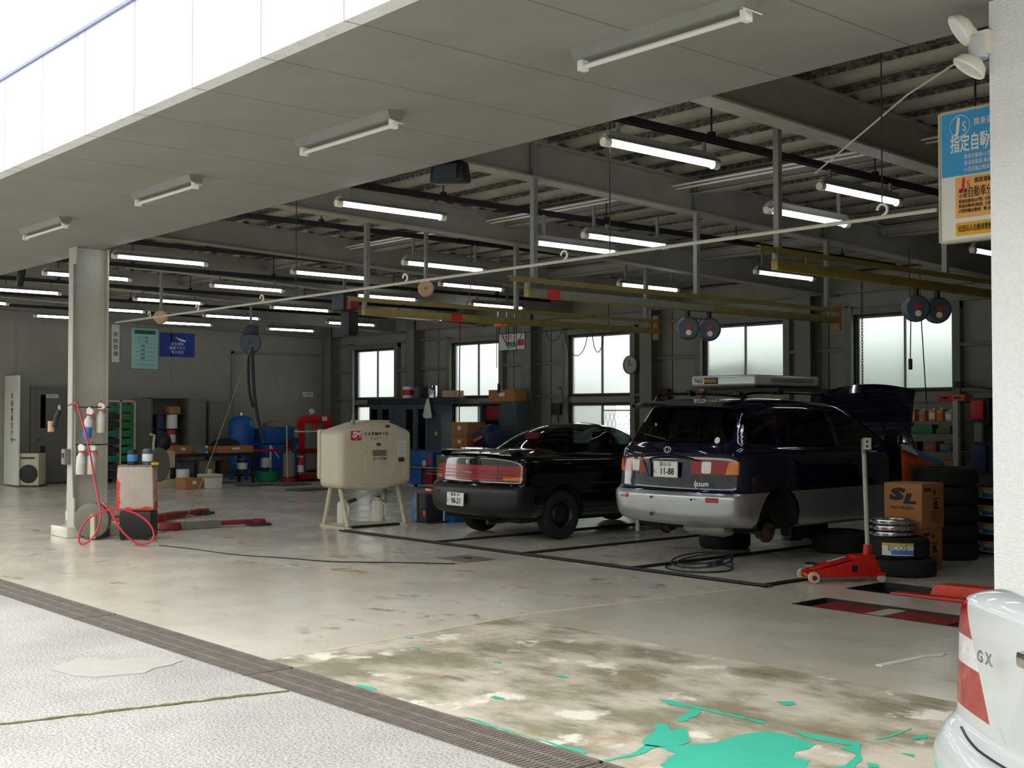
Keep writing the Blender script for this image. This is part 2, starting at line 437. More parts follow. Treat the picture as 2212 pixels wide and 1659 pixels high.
# drain along the threshold
struct(MB().bx(-45, 12, 3.6, 3.95, -.14, -.12).bx(-45, 12, 3.59, 3.602, -.14, -.0008).bx(-45, 12, 3.949, 3.962, -.14, -.0008).obj('drain_trench_surface', 'rubber'))
def grate(x0, x1):
    m = MB(); n = int((x1-x0)/.03)
    for i in range(n): m.bx(x0+(i+.2)*(x1-x0)/n, x0+(i+.72)*(x1-x0)/n, 3.63, 3.92, -.03, -.003)
    for y in (3.61, 3.72, 3.83, 3.94): m.bx(x0+.005, x1-.005, y-.008, y+.008, -.03, -.001)
    return m
GR = [(-3.86, -1.2, 'rusty drain grating panel at the bottom edge of the photo'), (-6.55, -3.88, 'rusty drain grating panel that starts at the mossy joint, next from the nearest one'),
      (-9.2, -6.57, 'rusty drain grating panel beside the pale repair patch'), (-12, -9.22, 'rusty drain grating panel, fourth away from the camera'), (-16, -12.02, 'rusty drain grating panel farthest from the camera')]
mk('grate', (124, 115, 107), .7, .1, nz=(9, .2))
for a_, b_, lb in GR: tag(grate(a_, b_).obj('drain_grating', 'grate', flat=True), lb, 'drain grating', 'drain gratings along the threshold')
# steel guide rails let into the floor
mk('rail_steel', (58, 56, 58), .45, .3)
def frail(x0, y0, x1, y1, w=.07):
    m = MB(); d = Vector((x1-x0, y1-y0, 0)); L = d.length; m.box((0, L/2, .006), (w, L, .012)); m.box((-w/2+.008, L/2, .012), (.016, L, .016)); m.box((w/2-.008, L/2, .012), (.016, L, .016))
    o = m.obj('floor_rail', 'rail_steel', loc=(x0, y0, 0)); o.rotation_euler[2] = math.atan2(-d.x, d.y); return o
for p, lb in (((-13.7, 9.0, -6.7, 9.0, .1), 'long dark steel floor rail running past the oil tank and both cars'),
              ((-11.7, 9.06, -11.75, 17), 'dark floor rail branching off under the left of the black sedan'),
              ((-10.1, 9.06, -10.05, 17), 'dark floor rail branching off between the sedan and the navy minivan'),
              ((-6.77, 9.06, -6.77, 9.66), 'short dark floor rail stub leading to the red jack'),
              ((-13.78, 10.5, -13.95, 17), 'dark floor rail running back behind the oil tank'),
              ((-8.42, 9.06, -8.42, 15), 'dark floor rail under the navy minivan')):
    tag(frail(*p), lb, 'floor rail', 'steel rails set in the floor')
t = thing('manhole_cover', 'square dark steel floor hatch in front of the black sedan', 'hatch', (-10.16, 8.26, 0))
MB().box((0, 0, .004), (.5, .44, .008)).obj('plate', 'grate', t, bev=.002)
MB().box((0, .02, .012), (.1, .05, .012)).obj('handle', 'dark_steel', t, bev=.003)
# floor stain by the left pillar and the wandering crack
ck = MB(); pts = smooth([(-13.6, 6.35, .003), (-12.9, 6.5, .003), (-12.1, 6.55, .003), (-11.5, 6.85, .003), (-10.9, 7.0, .003), (-10.4, 7.5, .003), (-9.9, 7.9, .003)], 2)
ck.tube(pts, .008, 5); tag(ck.obj('air_line', 'cable_dark'), 'thin dark air line lying across the floor from the left pillar', 'air line')

# in-floor lift pits
def pit(x0, x1, y0, y1, name, label):
    t = thing(name, label, 'floor lift', (x0, y0, 0), group='sunken red floor lifts'); w, d = x1-x0, y1-y0
    m = MB(); T = .004
    m.bx(0, w, 0, d, -.2, -.19); m.bx(0, w, 0, .012, -.19, T); m.bx(0, w, d-.012, d, -.19, T); m.bx(0, .012, .012, d-.012, -.19, T); m.bx(w-.012, w, .012, d-.012, -.19, T)
    m.obj('pit_frame', 'dark_steel', t)
    return t
t = pit(-6.0, -3.6, 8.36, 8.85, 'floor_lift', 'nearer sunken floor lift with dull red plates level with the floor')
MB().bx(.12, .62, .03, .46, -.05, -.012).obj('red_plate', 'red_dark', t, bev=.005)
MB().bx(.63, .78, .03, .46, -.04, -.01).obj('cross_plate', 'floor_grey', t)
MB().bx(.79, 1.32, .03, .46, -.05, -.012).obj('red_plate', 'red_dark', t, bev=.005)
MB().bx(1.34, 2.36, .03, .46, -.07, -.02).obj('cover_plate', 'dark_steel', t, bev=.005)
t = pit(-6.2, -3.6, 9.45, 10.07, 'floor_lift', 'farther sunken floor lift with a bright red arm raised in its pit')
MB().bx(.05, .55, .05, .55, -.12, -.08).obj('base_plate', 'dark_steel', t)
m = MB(); m.prism([(.3, .06, -.1), (.42, .06, .01), (2.5, .06, .05), (2.5, .06, -.1)], (0, .12, 0)); m.obj('arm', 'red', t, bev=.01)
m = MB(); m.prism([(.62, .3, -.1), (.68, .3, .06), (.74, .3, .09), (2.5, .3, .11), (2.5, .3, -.1)], (0, .18, 0)); m.obj('arm', 'orange_red', t, bev=.02)
MB().lathe([(0, 0), (.07, 0), (.07, .05), (.05, .07), (0, .07)], 20, Matrix.Translation((.72, .3, -.08))).obj('pivot', 'dark_steel', t)
# ------------------------------------------------------------------ building shell
XL, YB = -27.3, 17.55
ZT = lambda y: 4.30-.03*(y-6.5)      # underside of the roof deck falls to the back
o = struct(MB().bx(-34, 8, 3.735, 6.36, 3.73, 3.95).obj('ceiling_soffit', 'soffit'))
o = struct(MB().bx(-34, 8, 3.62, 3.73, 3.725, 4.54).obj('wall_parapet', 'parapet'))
mk('cap_blue', (120, 130, 176), .4)
MB().bx(-34, 8, 3.6, 3.78, 4.54, 4.565).obj('coping', 'cap_blue', o)
m = MB(); prof = []
y = 6.3; P = .52
while y < 17.6:
    for dy, dz in ((0, 0), (.22, 0), (.225, .07), (.25, .07), (.26, -.02), (.29, -.075), (.35, -.095), (.41, -.075), (.44, -.02), (.45, .07), (.475, .07), (.48, 0)): prof.append((y+dy, dz))
    y += P
prof.append((y, 0))
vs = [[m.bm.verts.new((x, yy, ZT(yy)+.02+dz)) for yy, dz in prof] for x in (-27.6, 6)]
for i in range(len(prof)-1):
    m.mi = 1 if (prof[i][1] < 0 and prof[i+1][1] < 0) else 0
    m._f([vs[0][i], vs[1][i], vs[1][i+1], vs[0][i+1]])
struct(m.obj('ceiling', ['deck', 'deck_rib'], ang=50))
struct(MB().prism([(-27.7, 3.73, 4.5), (-27.7, 17.8, 4.2), (-27.7, 17.8, 4.3), (-27.7, 3.73, 4.6)], (34, 0, 0)).obj('roof', 'steel_grey'))
# left end wall with the staff door
m = MB(); m.bx(XL-.2, XL, 3.95, 17.75, 0, 4.5)
wl = struct(m.obj('wall_left', 'wall_grey'))
struct(MB().bx(XL-.02, XL+.012, 9.3, 9.34, 0, 4.2).bx(XL-.02, XL+.012, 13.0, 13.03, 0, 4.2).obj('trim_1', 'wall_grey'), 'faint vertical panel joints on the left end wall')
struct(MB().bx(XL, XL+.04, 14.62, 14.68, 0, 3.14).bx(XL, XL+.04, 14.62, 17.2, 3.08, 3.14).obj('trim_2', 'steel_grey'), 'frame of the closed shutter on the left end wall')
struct(MB().bx(XL, XL+.02, 9.9, 17.5, .0, .1).obj('baseboard_left', 'dark_steel'))
struct(MB().bx(-2.62, -2.42, 6.6, 17.75, 0, 4.5).obj('wall_right', 'wall_grey'))
mk('far_wall', (128, 132, 122), .9, nz=(.4, .25))
struct(MB().bx(-60, 30, -19, -18, 0, 10).obj('wall_opposite', 'far_wall'))  # unseen building opposite, added and made tall to darken car paint reflections
d = struct(MB().bx(XL, XL+.05, 9.72, 10.5, 0.02, 2.15).obj('door_2', 'locker_grey', bev=.006))
MB().bx(XL, XL+.07, 9.66, 9.72, 0, 2.21).bx(XL, XL+.07, 10.5, 10.56, 0, 2.21).bx(XL, XL+.07, 9.72, 10.5, 2.15, 2.21).obj('door_frame', 'steel_grey', d)
MB().bx(XL+.05, XL+.058, 9.88, 9.99, 1.25, 2.0).obj('glass_slot', 'dark_glass', d)
MB().bx(XL+.05, XL+.055, 9.88, 9.99, .25, .85).obj('vent_slot', 'dark_steel', d)
o = MB().bx(XL+.05, XL+.062, 10.0, 10.27, 1.93, 2.01).obj('name_sign', 'white', d)
text('関係者以外', .045, 'ink', o, (XL+.063, 10.135, 1.97), FX)
MB().cyl((XL+.05, 9.78, .99), (XL+.11, 9.78, .99), .012, 10).box((XL+.11, 9.83, .99), (.018, .12, .02)).obj('handle', 'chrome', d)
# open white door leaf beside it
d = struct(MB().bx(-27.28, -26.42, 9.1, 9.145, .03, 2.4).obj('door_1', 'white', bev=.006))
MB().cyl((-26.5, 9.08, 1.02), (-26.5, 9.03, 1.02), .012, 8).box((-26.56, 9.025, 1.02), (.13, .018, .02)).obj('handle', 'chrome', d)
for i, s in enumerate('車検整備受付中'):
    text(s, .15, 'ink', d, (-26.78, 9.098, 1.95-.16*i), (PI/2, 0, 0))
# back wall built round its windows
WIN = [(-26.09, -24.25, 1), (-22.05, -20.28, 1), (-18.13, -16.31, 1), (-14.52, -12.66, 0), (-11.29, -9.5, 0)]
Z0, Z1, Z2, Z3 = .9, 1.8, 1.93, 3.22
m = MB(); x = XL-.2
for a_, b_, low in WIN:
    m.bx(x, a_, YB, YB+.12, 0, 4.2); m.bx(a_, b_, YB, YB+.12, Z3, 4.2); m.bx(a_, b_, YB, YB+.12, 0, Z0 if low else Z2); x = b_
    if low: m.bx(a_, b_, YB, YB+.12, Z1, Z2)
m.bx(x, -2.42, YB, YB+.12, 0, 4.2)
struct(m.obj('wall_back', 'wall_grey'))
for k, (a_, b_, low) in enumerate(WIN):
    w_ = thing('window_%d' % (k+1), '', 'window', ((a_+b_)/2, YB, 0)); w_['kind'] = 'structure'
    w_['label'] = ['frosted window of the back wall nearest the left corner', 'frosted window behind the hanging chain hoists', 'window beside the round wall clock with a clear lower pane',
                   'frosted window above the roof box of the navy minivan', 'frosted window above the raised bonnet'][k]
    h = (b_-a_)/2; f = MB()
    def ring(f, x0, x1, z0, z1, t, y0, y1):
        f.bx(x0, x0+t, y0, y1, z0, z1); f.bx(x1-t, x1, y0, y1, z0, z1); f.bx(x0+t, x1-t, y0, y1, z0, z0+t); f.bx(x0+t, x1-t, y0, y1, z1-t, z1)
    ring(f, -h, h, Z2, Z3, .035, -.03, .1)
    if low: ring(f, -h, h, Z0, Z1, .035, -.03, .1)
    f.obj('window_frame', 'dark_steel', w_)
    f = MB(); f.bx(-h-.13, -h, -.12, .02, 0, Z3+.12); f.bx(h, h+.13, -.12, .02, 0, Z3+.12); f.bx(-h-.13, h+.13, -.1, .02, Z3, Z3+.1); f.obj('casing', 'steel_grey', w_)
    for z0, z1 in ([(Z2, Z3)]+([(Z0, Z1)] if low else [])):
        for s in (0, 1):
            x0, x1 = ((-h+.035, .02) if s == 0 else (-.02, h-.035)); yy = .03 if s == 0 else .065
            f = MB(); ring(f, x0, x1, z0+.035, z1-.035, .028, yy-.012, yy+.012); f.obj('sash', 'steel_grey', w_)
            clear = (k == 2 and s == 1 and z0 == Z0) or (k == 1 and s == 1 and z0 == Z0)
            MB().bx(x0+.028, x1-.028, yy-.003, yy+.003, z0+.063, z1-.063).obj('pane', 'clear_glass' if clear else 'frosted', w_)
# wall posts and rails (structure)
PX = [-26.95, -23.3, -19.15, -15.7, -12.1, -8.3]
for i, x in enumerate(PX):
    m = MB(); m.bx(x-.15, x+.15, YB-.33, YB-.31, 0, 3.9); m.bx(x-.15, x+.15, YB-.02, YB, 0, 3.9); m.bx(x-.012, x+.012, YB-.31, YB-.02, 0, 3.9)
    struct(m.obj('wall_column', 'steel_grey'))
m = MB()
EDG = [XL]+[v for a_, b_, l_ in WIN for v in (a_-.13, b_+.13)]+[-2.62]
for i in range(0, len(EDG), 2):
    for z in (.95, 1.92, 2.62, 3.32): m.bx(EDG[i], EDG[i+1], YB-.1, YB, z, z+.05)
struct(m.obj('trim_3', 'steel_grey'), 'horizontal sheeting rails of the back wall')
m = MB()
for x in (-23.9, -22.6, -19.9, -18.7, -15.3, -12.4, -11.8): m.bx(x-.008, x+.008, YB-.006, YB, 0, 3.6)
struct(m.obj('trim_4', 'dark_steel'), 'joints of the back wall sheets')
# roof girders (H sections running to the back), falling with the roof
def girder(x, y0=6.3, y1=17.5, h=.36, w=.19):
    m = MB(); z = lambda yy: ZT(yy)-.07
    for (a_, b_, e, f_) in ((-w/2, w/2, -h, -h+.02), (-w/2, w/2, -.02, 0), (-.008, .008, -h+.02, -.02)):
        m.prism([(x+a_, y0, z(y0)+e), (x+a_, y1, z(y1)+e), (x+a_, y1, z(y1)+f_), (x+a_, y0, z(y0)+f_)], (b_-a_, 0, 0))
    return struct(m.obj('roof_beam', 'beam_grey'))
for x in (-27.05, -24.0, -20.9, -17.8, -14.85, -11.65, -8.55, -5.62): girder(x)
def xbeam(y, x0, x1, h=.25):
    m = MB(); z = ZT(y)-.08
    m.bx(x0, x1, y-.07, y+.07, z-h, z-h+.015); m.bx(x0, x1, y-.07, y+.07, z-.015, z); m.bx(x0, x1, y-.006, y+.006, z-h+.015, z-.015)
    struct(m.obj('roof_beam', 'beam_grey'))
xbeam(10.15, -27, -2.7, .15); xbeam(13.9, -27, -2.7, .15); xbeam(17.3, -27.2, -2.7, .33)
# columns of the open front
m = MB()
m.bx(-15.56, -15.32, 5.99, 6.01, 0, 3.73); m.bx(-15.56, -15.32, 6.41, 6.43, 0, 3.73); m.bx(-15.446, -15.434, 6.01, 6.41, 0, 3.73)
cl = struct(m.obj('column', 'post_cream'), 'grey painted steel column hung with spray bottles and a red hose')
MB().bx(-15.72, -15.16, 5.84, 6.56, 0, .14).obj('base_plinth', 'floor_grey', cl, bev=.02)
MB().tube([(-15.3, 5.96, 3.5), (-15.3, 5.96, 1.0), (-15.3, 5.98, .5)], .014, 8).tube([(-15.27, 5.97, 3.5), (-15.27, 5.97, 1.6)], .009, 8).obj('conduit', 'steel_grey', cl)
struct(MB().bx(-3.04, -2.4, 5.98, 6.6, 0, 3.73).obj('pillar', 'plaster', bev=.01), 'white rough plastered pillar at the right edge')
for k, z in ((0, 4.02), (.07, 4.0)): tag(MB().cyl((-16, 9.8+k, z), (-5.2, 9.8+k, z), .012, 8).obj('daylight_slit_pipe', 'white'), ('white pipe standing in for a daylight slit under the deck, front of the pair', 'white pipe standing in for a daylight slit under the deck, rear of the pair')[k > 0], 'conduit')  # white pipes added in place of bright daylight slits in the roof
# outside, behind the windows
struct(MB().poly([(-60, 17.67, -.01), (30, 17.67, -.01), (30, 70, -.01), (-60, 70, -.01)]).obj('ground_outside', 'repair'))
struct(MB().bx(-34, -22.2, 23.0, 23.2, 0, 2.6).obj('wall_garden', 'plaster'))
def bush(x, y, s, label):
    m = MB(); r_ = random.Random(int(x*100))
    for i in range(16):
        c = Vector((r_.uniform(-1, 1)*s, r_.uniform(-.5, .5)*s, s*(.35+r_.random()*1.3)))
        bmesh.ops.create_icosphere(m.bm, subdivisions=2, radius=s*r_.uniform(.3, .5), matrix=Matrix.Translation(c))
    for v in m.bm.verts: v.co += Vector((r_.uniform(-1, 1), r_.uniform(-1, 1), r_.uniform(-1, 1)))*.07*s
    return tag(m.obj('bush', 'leaf', loc=(x, y, -.1), flat=True), label, 'bush', 'bushes outside the back windows')
bush(-15.5, 19.2, 1.4, 'dark green bush close behind the frosted window over the roof box'); bush(-20.4, 21.2, .55, 'green bush outside the clear lower pane by the clock')
b1 = MB().bx(-21.9, -4, 25.0, 25.6, 0, 3.15).obj('hedge', 'bark_green'); tag(b1, 'long green hedge bank blurred outside the two right windows', 'hedge')
# mesh fence seen through the clear pane
t = thing('mesh_fence', 'wire mesh fence outside the clear lower pane of the clock window', 'fence', (-19.6, 20.0, 0))
m = MB()
for i in range(26):
    m.cyl((-1.6+i*.13, 0, 0.1), (-1.0+i*.13, 0, 1.6), .006, 4); m.cyl((-1.0+i*.13, 0, 0.1), (-1.6+i*.13, 0, 1.6), .006, 4)
m.obj('mesh', 'steel_grey', t)
m = MB()
for x in (-1.7, 0, 1.9): m.cyl((x, 0, -.02), (x, 0, 1.7), .025, 8)
m.cyl((-1.7, 0, 1.65), (1.9, 0, 1.65), .02, 8); m.obj('post_frame', 'steel_grey', t)

# ------------------------------------------------------------------ lamps
def lamp_parts(t, drop):
    m = MB(); m.prism([(-.03, -.66, .05), (.03, -.66, .05), (.05, -.66, .02), (-.05, -.66, .02)], (0, 1.32, 0)); m.bx(-.025, .025, -.62, .62, .05, .09); m.obj('reflector', 'steel_grey', t)
    MB().cyl((0, -.6, 0), (0, .6, 0), .024, 12).obj('tube', 'tube_lit', t)
    for s in (-1, 1): MB().cyl((0, s*.6, 0), (0, s*.665, 0), .035, 14).bx(-.02, .02, s*.63-.02, s*.63+.02, 0, .06).obj('end_cap', 'white_plastic', t)
    for s in (-1, 1): MB().bx(-.012, .012, s*.5-.015, s*.5+.015, .09, drop).obj('hanger', 'steel_grey', t)
LAMPS = [(-6.24, 7.05, 3.6, 'lit fluorescent tube under the front beam nearest the right pillar'), (-6.2, 9.75, 3.6, 'lit fluorescent tube right behind the one nearest the right pillar'),
 (-6.74, 9.7, 3.45, 'low lit fluorescent tube crossed by the long pipe, rightmost of those crossed'), (-8.97, 9.54, 3.45, 'low lit fluorescent tube crossed by the pipe, second from the right'),
 (-9.71, 9.5, 3.45, 'low lit fluorescent tube crossed by the pipe, third from the right'), (-12.07, 9.47, 3.45, 'low lit fluorescent tube crossed by the pipe, leftmost of those crossed'),
 (-9.77, 7.0, 3.6, 'lit fluorescent tube in the front row behind the soffit speaker'), (-14.96, 6.98, 3.6, 'lit fluorescent tube in the front row just right of the grey column'),
 (-14.96, 9.62, 3.6, 'lit fluorescent tube of the second row left of the crane rails'), (-17.38, 9.6, 3.6, 'lit fluorescent tube of the second row right of the grey column'),
 (-17.2, 12.2, 3.6, 'lit fluorescent tube above the reel at the rail end'), (-14.85, 12.2, 3.6, 'lit fluorescent tube beside the tan disc and hoist'),
 (-12.05, 13.3, 3.45, 'lit fluorescent tube over the middle crane rail near the clock window'), (-9.8, 13.55, 3.45, 'lit fluorescent tube over the window behind the minivan'),
 (-17.45, 7.0, 3.6, 'lit fluorescent tube cut in two by the grey column, upper one'), (-20.25, 7.0, 3.6, 'lit fluorescent tube running off the left edge, upper one'),
 (-20.35, 9.65, 3.6, 'lit fluorescent tube above the teal price chart'), (-25.2, 9.64, 3.6, 'lit fluorescent tube high on the left end above the staff door'),
 (-25.2, 12.35, 3.6, 'lit fluorescent tube above the blue poster'), (-22.85, 12.25, 3.6, 'lit fluorescent tube in front of the blue poster, nearer the room'),
 (-20.2, 12.3, 3.6, 'lit fluorescent tube crossed by a thin hanger above the shutter frame'), (-25.4, 15.2, 3.6, 'lit fluorescent tube deepest in the left corner'),
 (-22.8, 15.2, 3.6, 'lit fluorescent tube behind the dark hanging hoist'), (-20.35, 15.25, 3.6, 'lit fluorescent tube above the second back window'),
 (-17.2, 14.75, 3.6, 'lit fluorescent tube above the orange chain hoists'), (-22.8, 9.65, 3.6, 'lit fluorescent tube cut by the grey column, lower one'),
 (-22.8, 7.0, 3.6, 'lit fluorescent tube running off the left edge, lower one'), (-6.85, 13.7, 3.45, 'lit fluorescent tube peeping out under the blue and orange sign')]
L0 = {}
for x, y, z, lb in LAMPS:
    if z not in L0:
        t = thing('fluorescent_lamp', lb, 'lamp', (x, y, z), group='lit fluorescent lamps'); lamp_parts(t, .17 if z > 3.5 else .32); L0[z] = t
    else: copy_to(L0[z], (x, y, z), label=lb)
def chan(x, y0, y1, z, lb):
    t = thing('lamp_rail', lb, 'lamp rail', (x, y0, z), group='channels carrying the lamps')
    L = y1-y0; m = MB(); m.bx(-.025, .025, 0, L, .05, .056); m.bx(-.025, -.019, 0, L, 0, .05); m.bx(.019, .025, 0, L, 0, .05); m.obj('channel', 'dark_steel', t)
    q = 1.2
    while q < L: MB().cyl((0, q, .05), (0, q, ZT(y0+q)-z-.02), .008, 6).box((0, q, .07), (.05, .05, .04)).obj('hanger_rod', 'dark_steel', t); q += 2.4
for x, lb in ((-6.22, 'dark lamp channel nearest the right pillar'), (-9.74, 'dark lamp channel starting behind the soffit speaker'), (-12.06, 'dark lamp channel between the speaker and the grey column'),
              (-14.9, 'dark lamp channel just right of the grey column'), (-17.3, 'dark lamp channel hidden partly by the grey column'), (-20.25, 'dark lamp channel left of the grey column'),
              (-22.83, 'dark lamp channel farther left of the grey column'), (-25.3, 'dark lamp channel along the left end wall')):
    chan(x, 6.42, 16.2, 3.77, lb)
def off_lamp(x, lb, first=[None]):
    if first[0]: return copy_to(first[0], (x, 5.0, 3.73), label=lb)
    t = first[0] = thing('soffit_lamp', lb, 'lamp', (x, 5., 3.73), group='unlit lamps on the soffit')
    MB().prism([(-.63, -.075, 0), (-.63, .075, 0), (-.63, .05, -.06), (-.63, -.05, -.06)], (1.26, 0, 0)).obj('housing', 'steel_grey', t)
    MB().cyl((-.6, 0, -.095), (.6, 0, -.095), .017, 12).obj('tube', 'tube_off', t)
    for s in (-1, 1): MB().bx(s*.6-.02, s*.6+.02, -.03, .03, -.12, -.055).obj('socket', 'white', t, bev=.004)
    MB().prism([(.61, -.05, -.06), (.61, .05, -.06), (.68, .03, -.1), (.68, -.03, -.1)], (0, 0, .008)).obj('end_plate', 'white', t)
for x, lb in ((-4.45, 'unlit soffit lamp nearest the right pillar'), (-7.57, 'unlit soffit lamp second from the right'), (-10.63, 'unlit soffit lamp second from the left'), (-13.72, 'unlit soffit lamp farthest left')):
    off_lamp(x, lb)

# long conduit with clips
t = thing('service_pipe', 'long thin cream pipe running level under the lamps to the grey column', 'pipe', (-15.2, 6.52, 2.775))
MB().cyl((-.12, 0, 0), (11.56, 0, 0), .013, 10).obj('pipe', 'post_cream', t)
for x in (.9, 2.2, 3.7, 6.3, 8.4, 11.2):
    MB().tube(arc((x, 0, .045), .035, -PI/2, PI, 8), .009, 6).obj('clip', 'white_plastic', t)
for x in (4.4, 8.9, 11.2): MB().cyl((x, 0, .016), (x, 0, 1.4), .005, 6).obj('hanger_rod', 'dark_steel', t)

# ------------------------------------------------------------------ yellow hose-arm rails
def armrail(x, y0, y1, z, posts, lb, boom, col, red):
    t = thing('overhead_rail', lb, 'overhead rail', (x, y0, z), group='yellow overhead hose rails'); L = y1-y0
    m = MB(); m.bx(-.02, .025, -.12, L+.05, -.006, 0); m.bx(.019, .025, -.12, L+.05, -.05, -.006); m.obj('top_rail', 'yellow_rail', t)
    m = MB(); m.bx(-.035, .035, .1, L+.05, boom-.085, boom); m.obj('boom', 'yellow_rail', t, bev=.01)
    if col: MB().bx(.036, .04, .15, L*.55, boom-.075, boom-.01).obj('side_tape', 'steel_grey', t)
    MB().bx(-.037, .042, red, red+.16, boom-.087, boom+.002).obj('red_band', 'red', t)
    MB().bx(-.05, .05, L+.05, L+.09, boom-.17, .06).obj('end_plate', 'brown_plate', t, bev=.008)
    MB().cyl((0, .12, boom), (0, .12, -.01), .03, 12).obj('pivot', 'steel_grey', t)
    for p in posts:
        MB().bx(-.026, .026, p-y0-.026, p-y0+.026, -.02, ZT(p)-z-.07).bx(-.1, .1, p-y0-.1, p-y0+.1, ZT(p)-z-.075, ZT(p)-z-.06).obj('post', 'steel_grey', t)
    MB().cyl((0, L-.1, -.02), (0, L-.1, boom), .02, 8).obj('link', 'yellow_rail', t)
armrail(-8.5, 7.55, 12.75, 2.875, (7.75, 10.15, 12.6), 'middle yellow overhead rail ending in a brown plate near the minivan window', -.1, 1, .35)
armrail(-6.0, 8.05, 13.2, 2.945, (8.2, 10.9), 'yellow overhead rail nearest the right pillar', -.1, 0, 4.2)
armrail(-11.75, 7.9, 13.05, 2.94, (8.05, 10.4, 12.9), 'yellow overhead rail farthest left, above the black sedan', -.12, 0, 1.4)
def drum(x, y, z, lb, first=[None]):
    if first[0]: return copy_to(first[0], (x, y, z), label=lb)
    t = first[0] = thing('hose_reel_drum', lb, 'hose reel', (x, y, z), group='grey hose reel drums')
    mx = Vector((.75, -.66, 0)).to_track_quat('Z', 'Y').to_matrix().to_4x4()
    MB().lathe([(0, -.06), (.105, -.06), (.125, -.04), (.13, 0), (.125, .04), (.105, .06), (0, .06)], 28, mx).obj('drum', 'slate', t)
    MB().lathe([(0, .061), (.03, .061), (.03, .064), (0, .064)], 16, Matrix.Translation((0, 0, -.05)) @ mx).obj('white_mark', 'white', t)
    MB().box((.047, -.042, .02), (.055, .006, .04), math.atan2(.75, .66)).obj('red_mark', 'red', t)
    MB().bx(-.02, .02, -.02, .02, .12, .19).obj('bracket', 'dark_steel', t)
drum(-8.5, 10.0, 2.50, 'left one of the pair of grey hose drums on the middle rail'); drum(-8.47, 10.32, 2.50, 'right one of the pair of hose drums on the middle rail')
drum(-6.0, 10.35, 2.57, 'left one of the pair of hose drums near the right pillar'); drum(-5.97, 10.68, 2.57, 'right one of the pair of hose drums near the right pillar')
# pendant cables and chain over the raised bonnet
t = thing('pendant_switch', 'black pendant switch hanging on a cable in front of the right window', 'switch', (-8.2, 14., 2.22))
MB().tube([(0, 0, .06), (.01, 0, .5), (-.01, 0, 1.5)], .008, 6).obj('cable', 'cable_dark', t); MB().bx(-.02, .02, -.02, .02, -.08, .06).obj('switch', 'black', t, bev=.008)
tag(MB().tube([(-8.06, 14, 3.5), (-8.05, 14, 2.9), (-7.98, 14, 1.7)], .008, 6).obj('hanging_cable', 'cable_dark'), 'thin dark cable hanging down to the tip of the raised bonnet', 'cable')
m = MB()
for i in range(42):
    mx = Matrix.Translation((-8.9, 14.0, 3.4-i*.04)) @ Matrix.Rotation(PI/2*(i % 2), 4, 'Z') @ Matrix.Rotation(PI/2, 4, 'X')
    m.tube([mx @ Vector((.013*math.cos(a_), .026*math.sin(a_), 0)) for a_ in [2*PI*k/8 for k in range(8)]], .005, 5, True)
tag(m.obj('hanging_chain', 'dark_steel'), 'dark link chain hanging at the left edge of the right window', 'chain')
# ------------------------------------------------------------------ cars
# A body is a quadratic B-spline skin over stacked outlines; lines are then cut into it and the faces sorted into parts.
def chaikin_rows(rows, closed):
    out = []
    n = len(rows)
    lerp = lambda A, B, t: [a.lerp(b, t) for a, b in zip(A, B)]
    if not closed: out.append(rows[0])
    for i in range(n if closed else n-1):
        A, B = rows[i], rows[(i+1) % n]; out += [lerp(A, B, .25), lerp(A, B, .75)]
    if not closed: out.append(rows[-1])
    return out
def body_skin(levels, itu=3, itv=3):
    rows = []
    for L in levels:
        yr, b, wr, ws, wf, yf, df, zr, zc, zs, zfc, zf = L
        ya = yr+b+.5*min(1, ws); yb = yf-df-.5*min(1, ws)
        if yb < ya: ya = yb = (ya+yb)/2
        h = [(0, yr, zr), (.6*wr, yr+.3*b, zr), (wr, yr+b, zc), ((wr+ws)/2+.01*(wr > .3), ya, zc*.55+zs*.45), (ws, ya*.66+yb*.34, zs), (ws, ya*.34+yb*.66, zs), ((wf+ws)/2, yb, zfc*.55+zs*.45), (wf, yf-df, zfc), (.6*wf, yf-.3*df, zf), (0, yf, zf)]
        rows.append([Vector(p) for p in h]+[Vector((-p[0], p[1], p[2])) for p in h[-2:0:-1]])
    for _ in range(itv): rows = chaikin_rows(rows, False)
    cols = list(map(list, zip(*rows)))
    for _ in range(itu): cols = chaikin_rows(cols, True)
    bm = bmesh.new(); vs = [[bm.verts.new(p) for p in c] for c in cols]
    n = len(vs)
    for i in range(n):
        A, B = vs[i], vs[(i+1) % n]
        for j in range(len(A)-1): bm.faces.new((A[j], B[j], B[j+1], A[j+1]))
    A = [c[-1] for c in vs]; bm.faces.new(A)
    bmesh.ops.recalc_face_normals(bm, faces=bm.faces); bm.normal_update()
    return bm
def cutline(bm, co, no, filt):
    fs = [f for f in bm.faces if filt(f)]
    ge = set()
    for f in fs: ge.add(f); ge.update(f.edges); ge.update(f.verts)
    bmesh.ops.bisect_plane(bm, geom=list(ge), plane_co=co, plane_no=no, dist=1e-5)
def inpoly(p, poly):
    x, y = p; c = False; n = len(poly)
    for i in range(n):
        (x1, y1), (x2, y2) = poly[i], poly[i-1]
        if (y1 > y) != (y2 > y) and x < (x2-x1)*(y-y1)/(y2-y1)+x1: c = not c
    return c
def rpoly(p, it=2): return [(v.x, v.y) for v in smooth([(a, b, 0) for a, b in p], it, True)]
def rc(p, r=.05):
    out = []; n = len(p)
    for i in range(n):
        a, b, c = Vector(p[i-1]), Vector(p[i]), Vector(p[(i+1) % n])
        u = a-b; v = c-b; q = min(r, u.length*.45, v.length*.45); s_, e_ = b+u.normalized()*q, b+v.normalized()*q
        for t in (0, .25, .5, .75, 1):
            w_ = s_*(1-t)**2+b*2*t*(1-t)+e_*t*t; out.append((w_.x, w_.y))
    return out
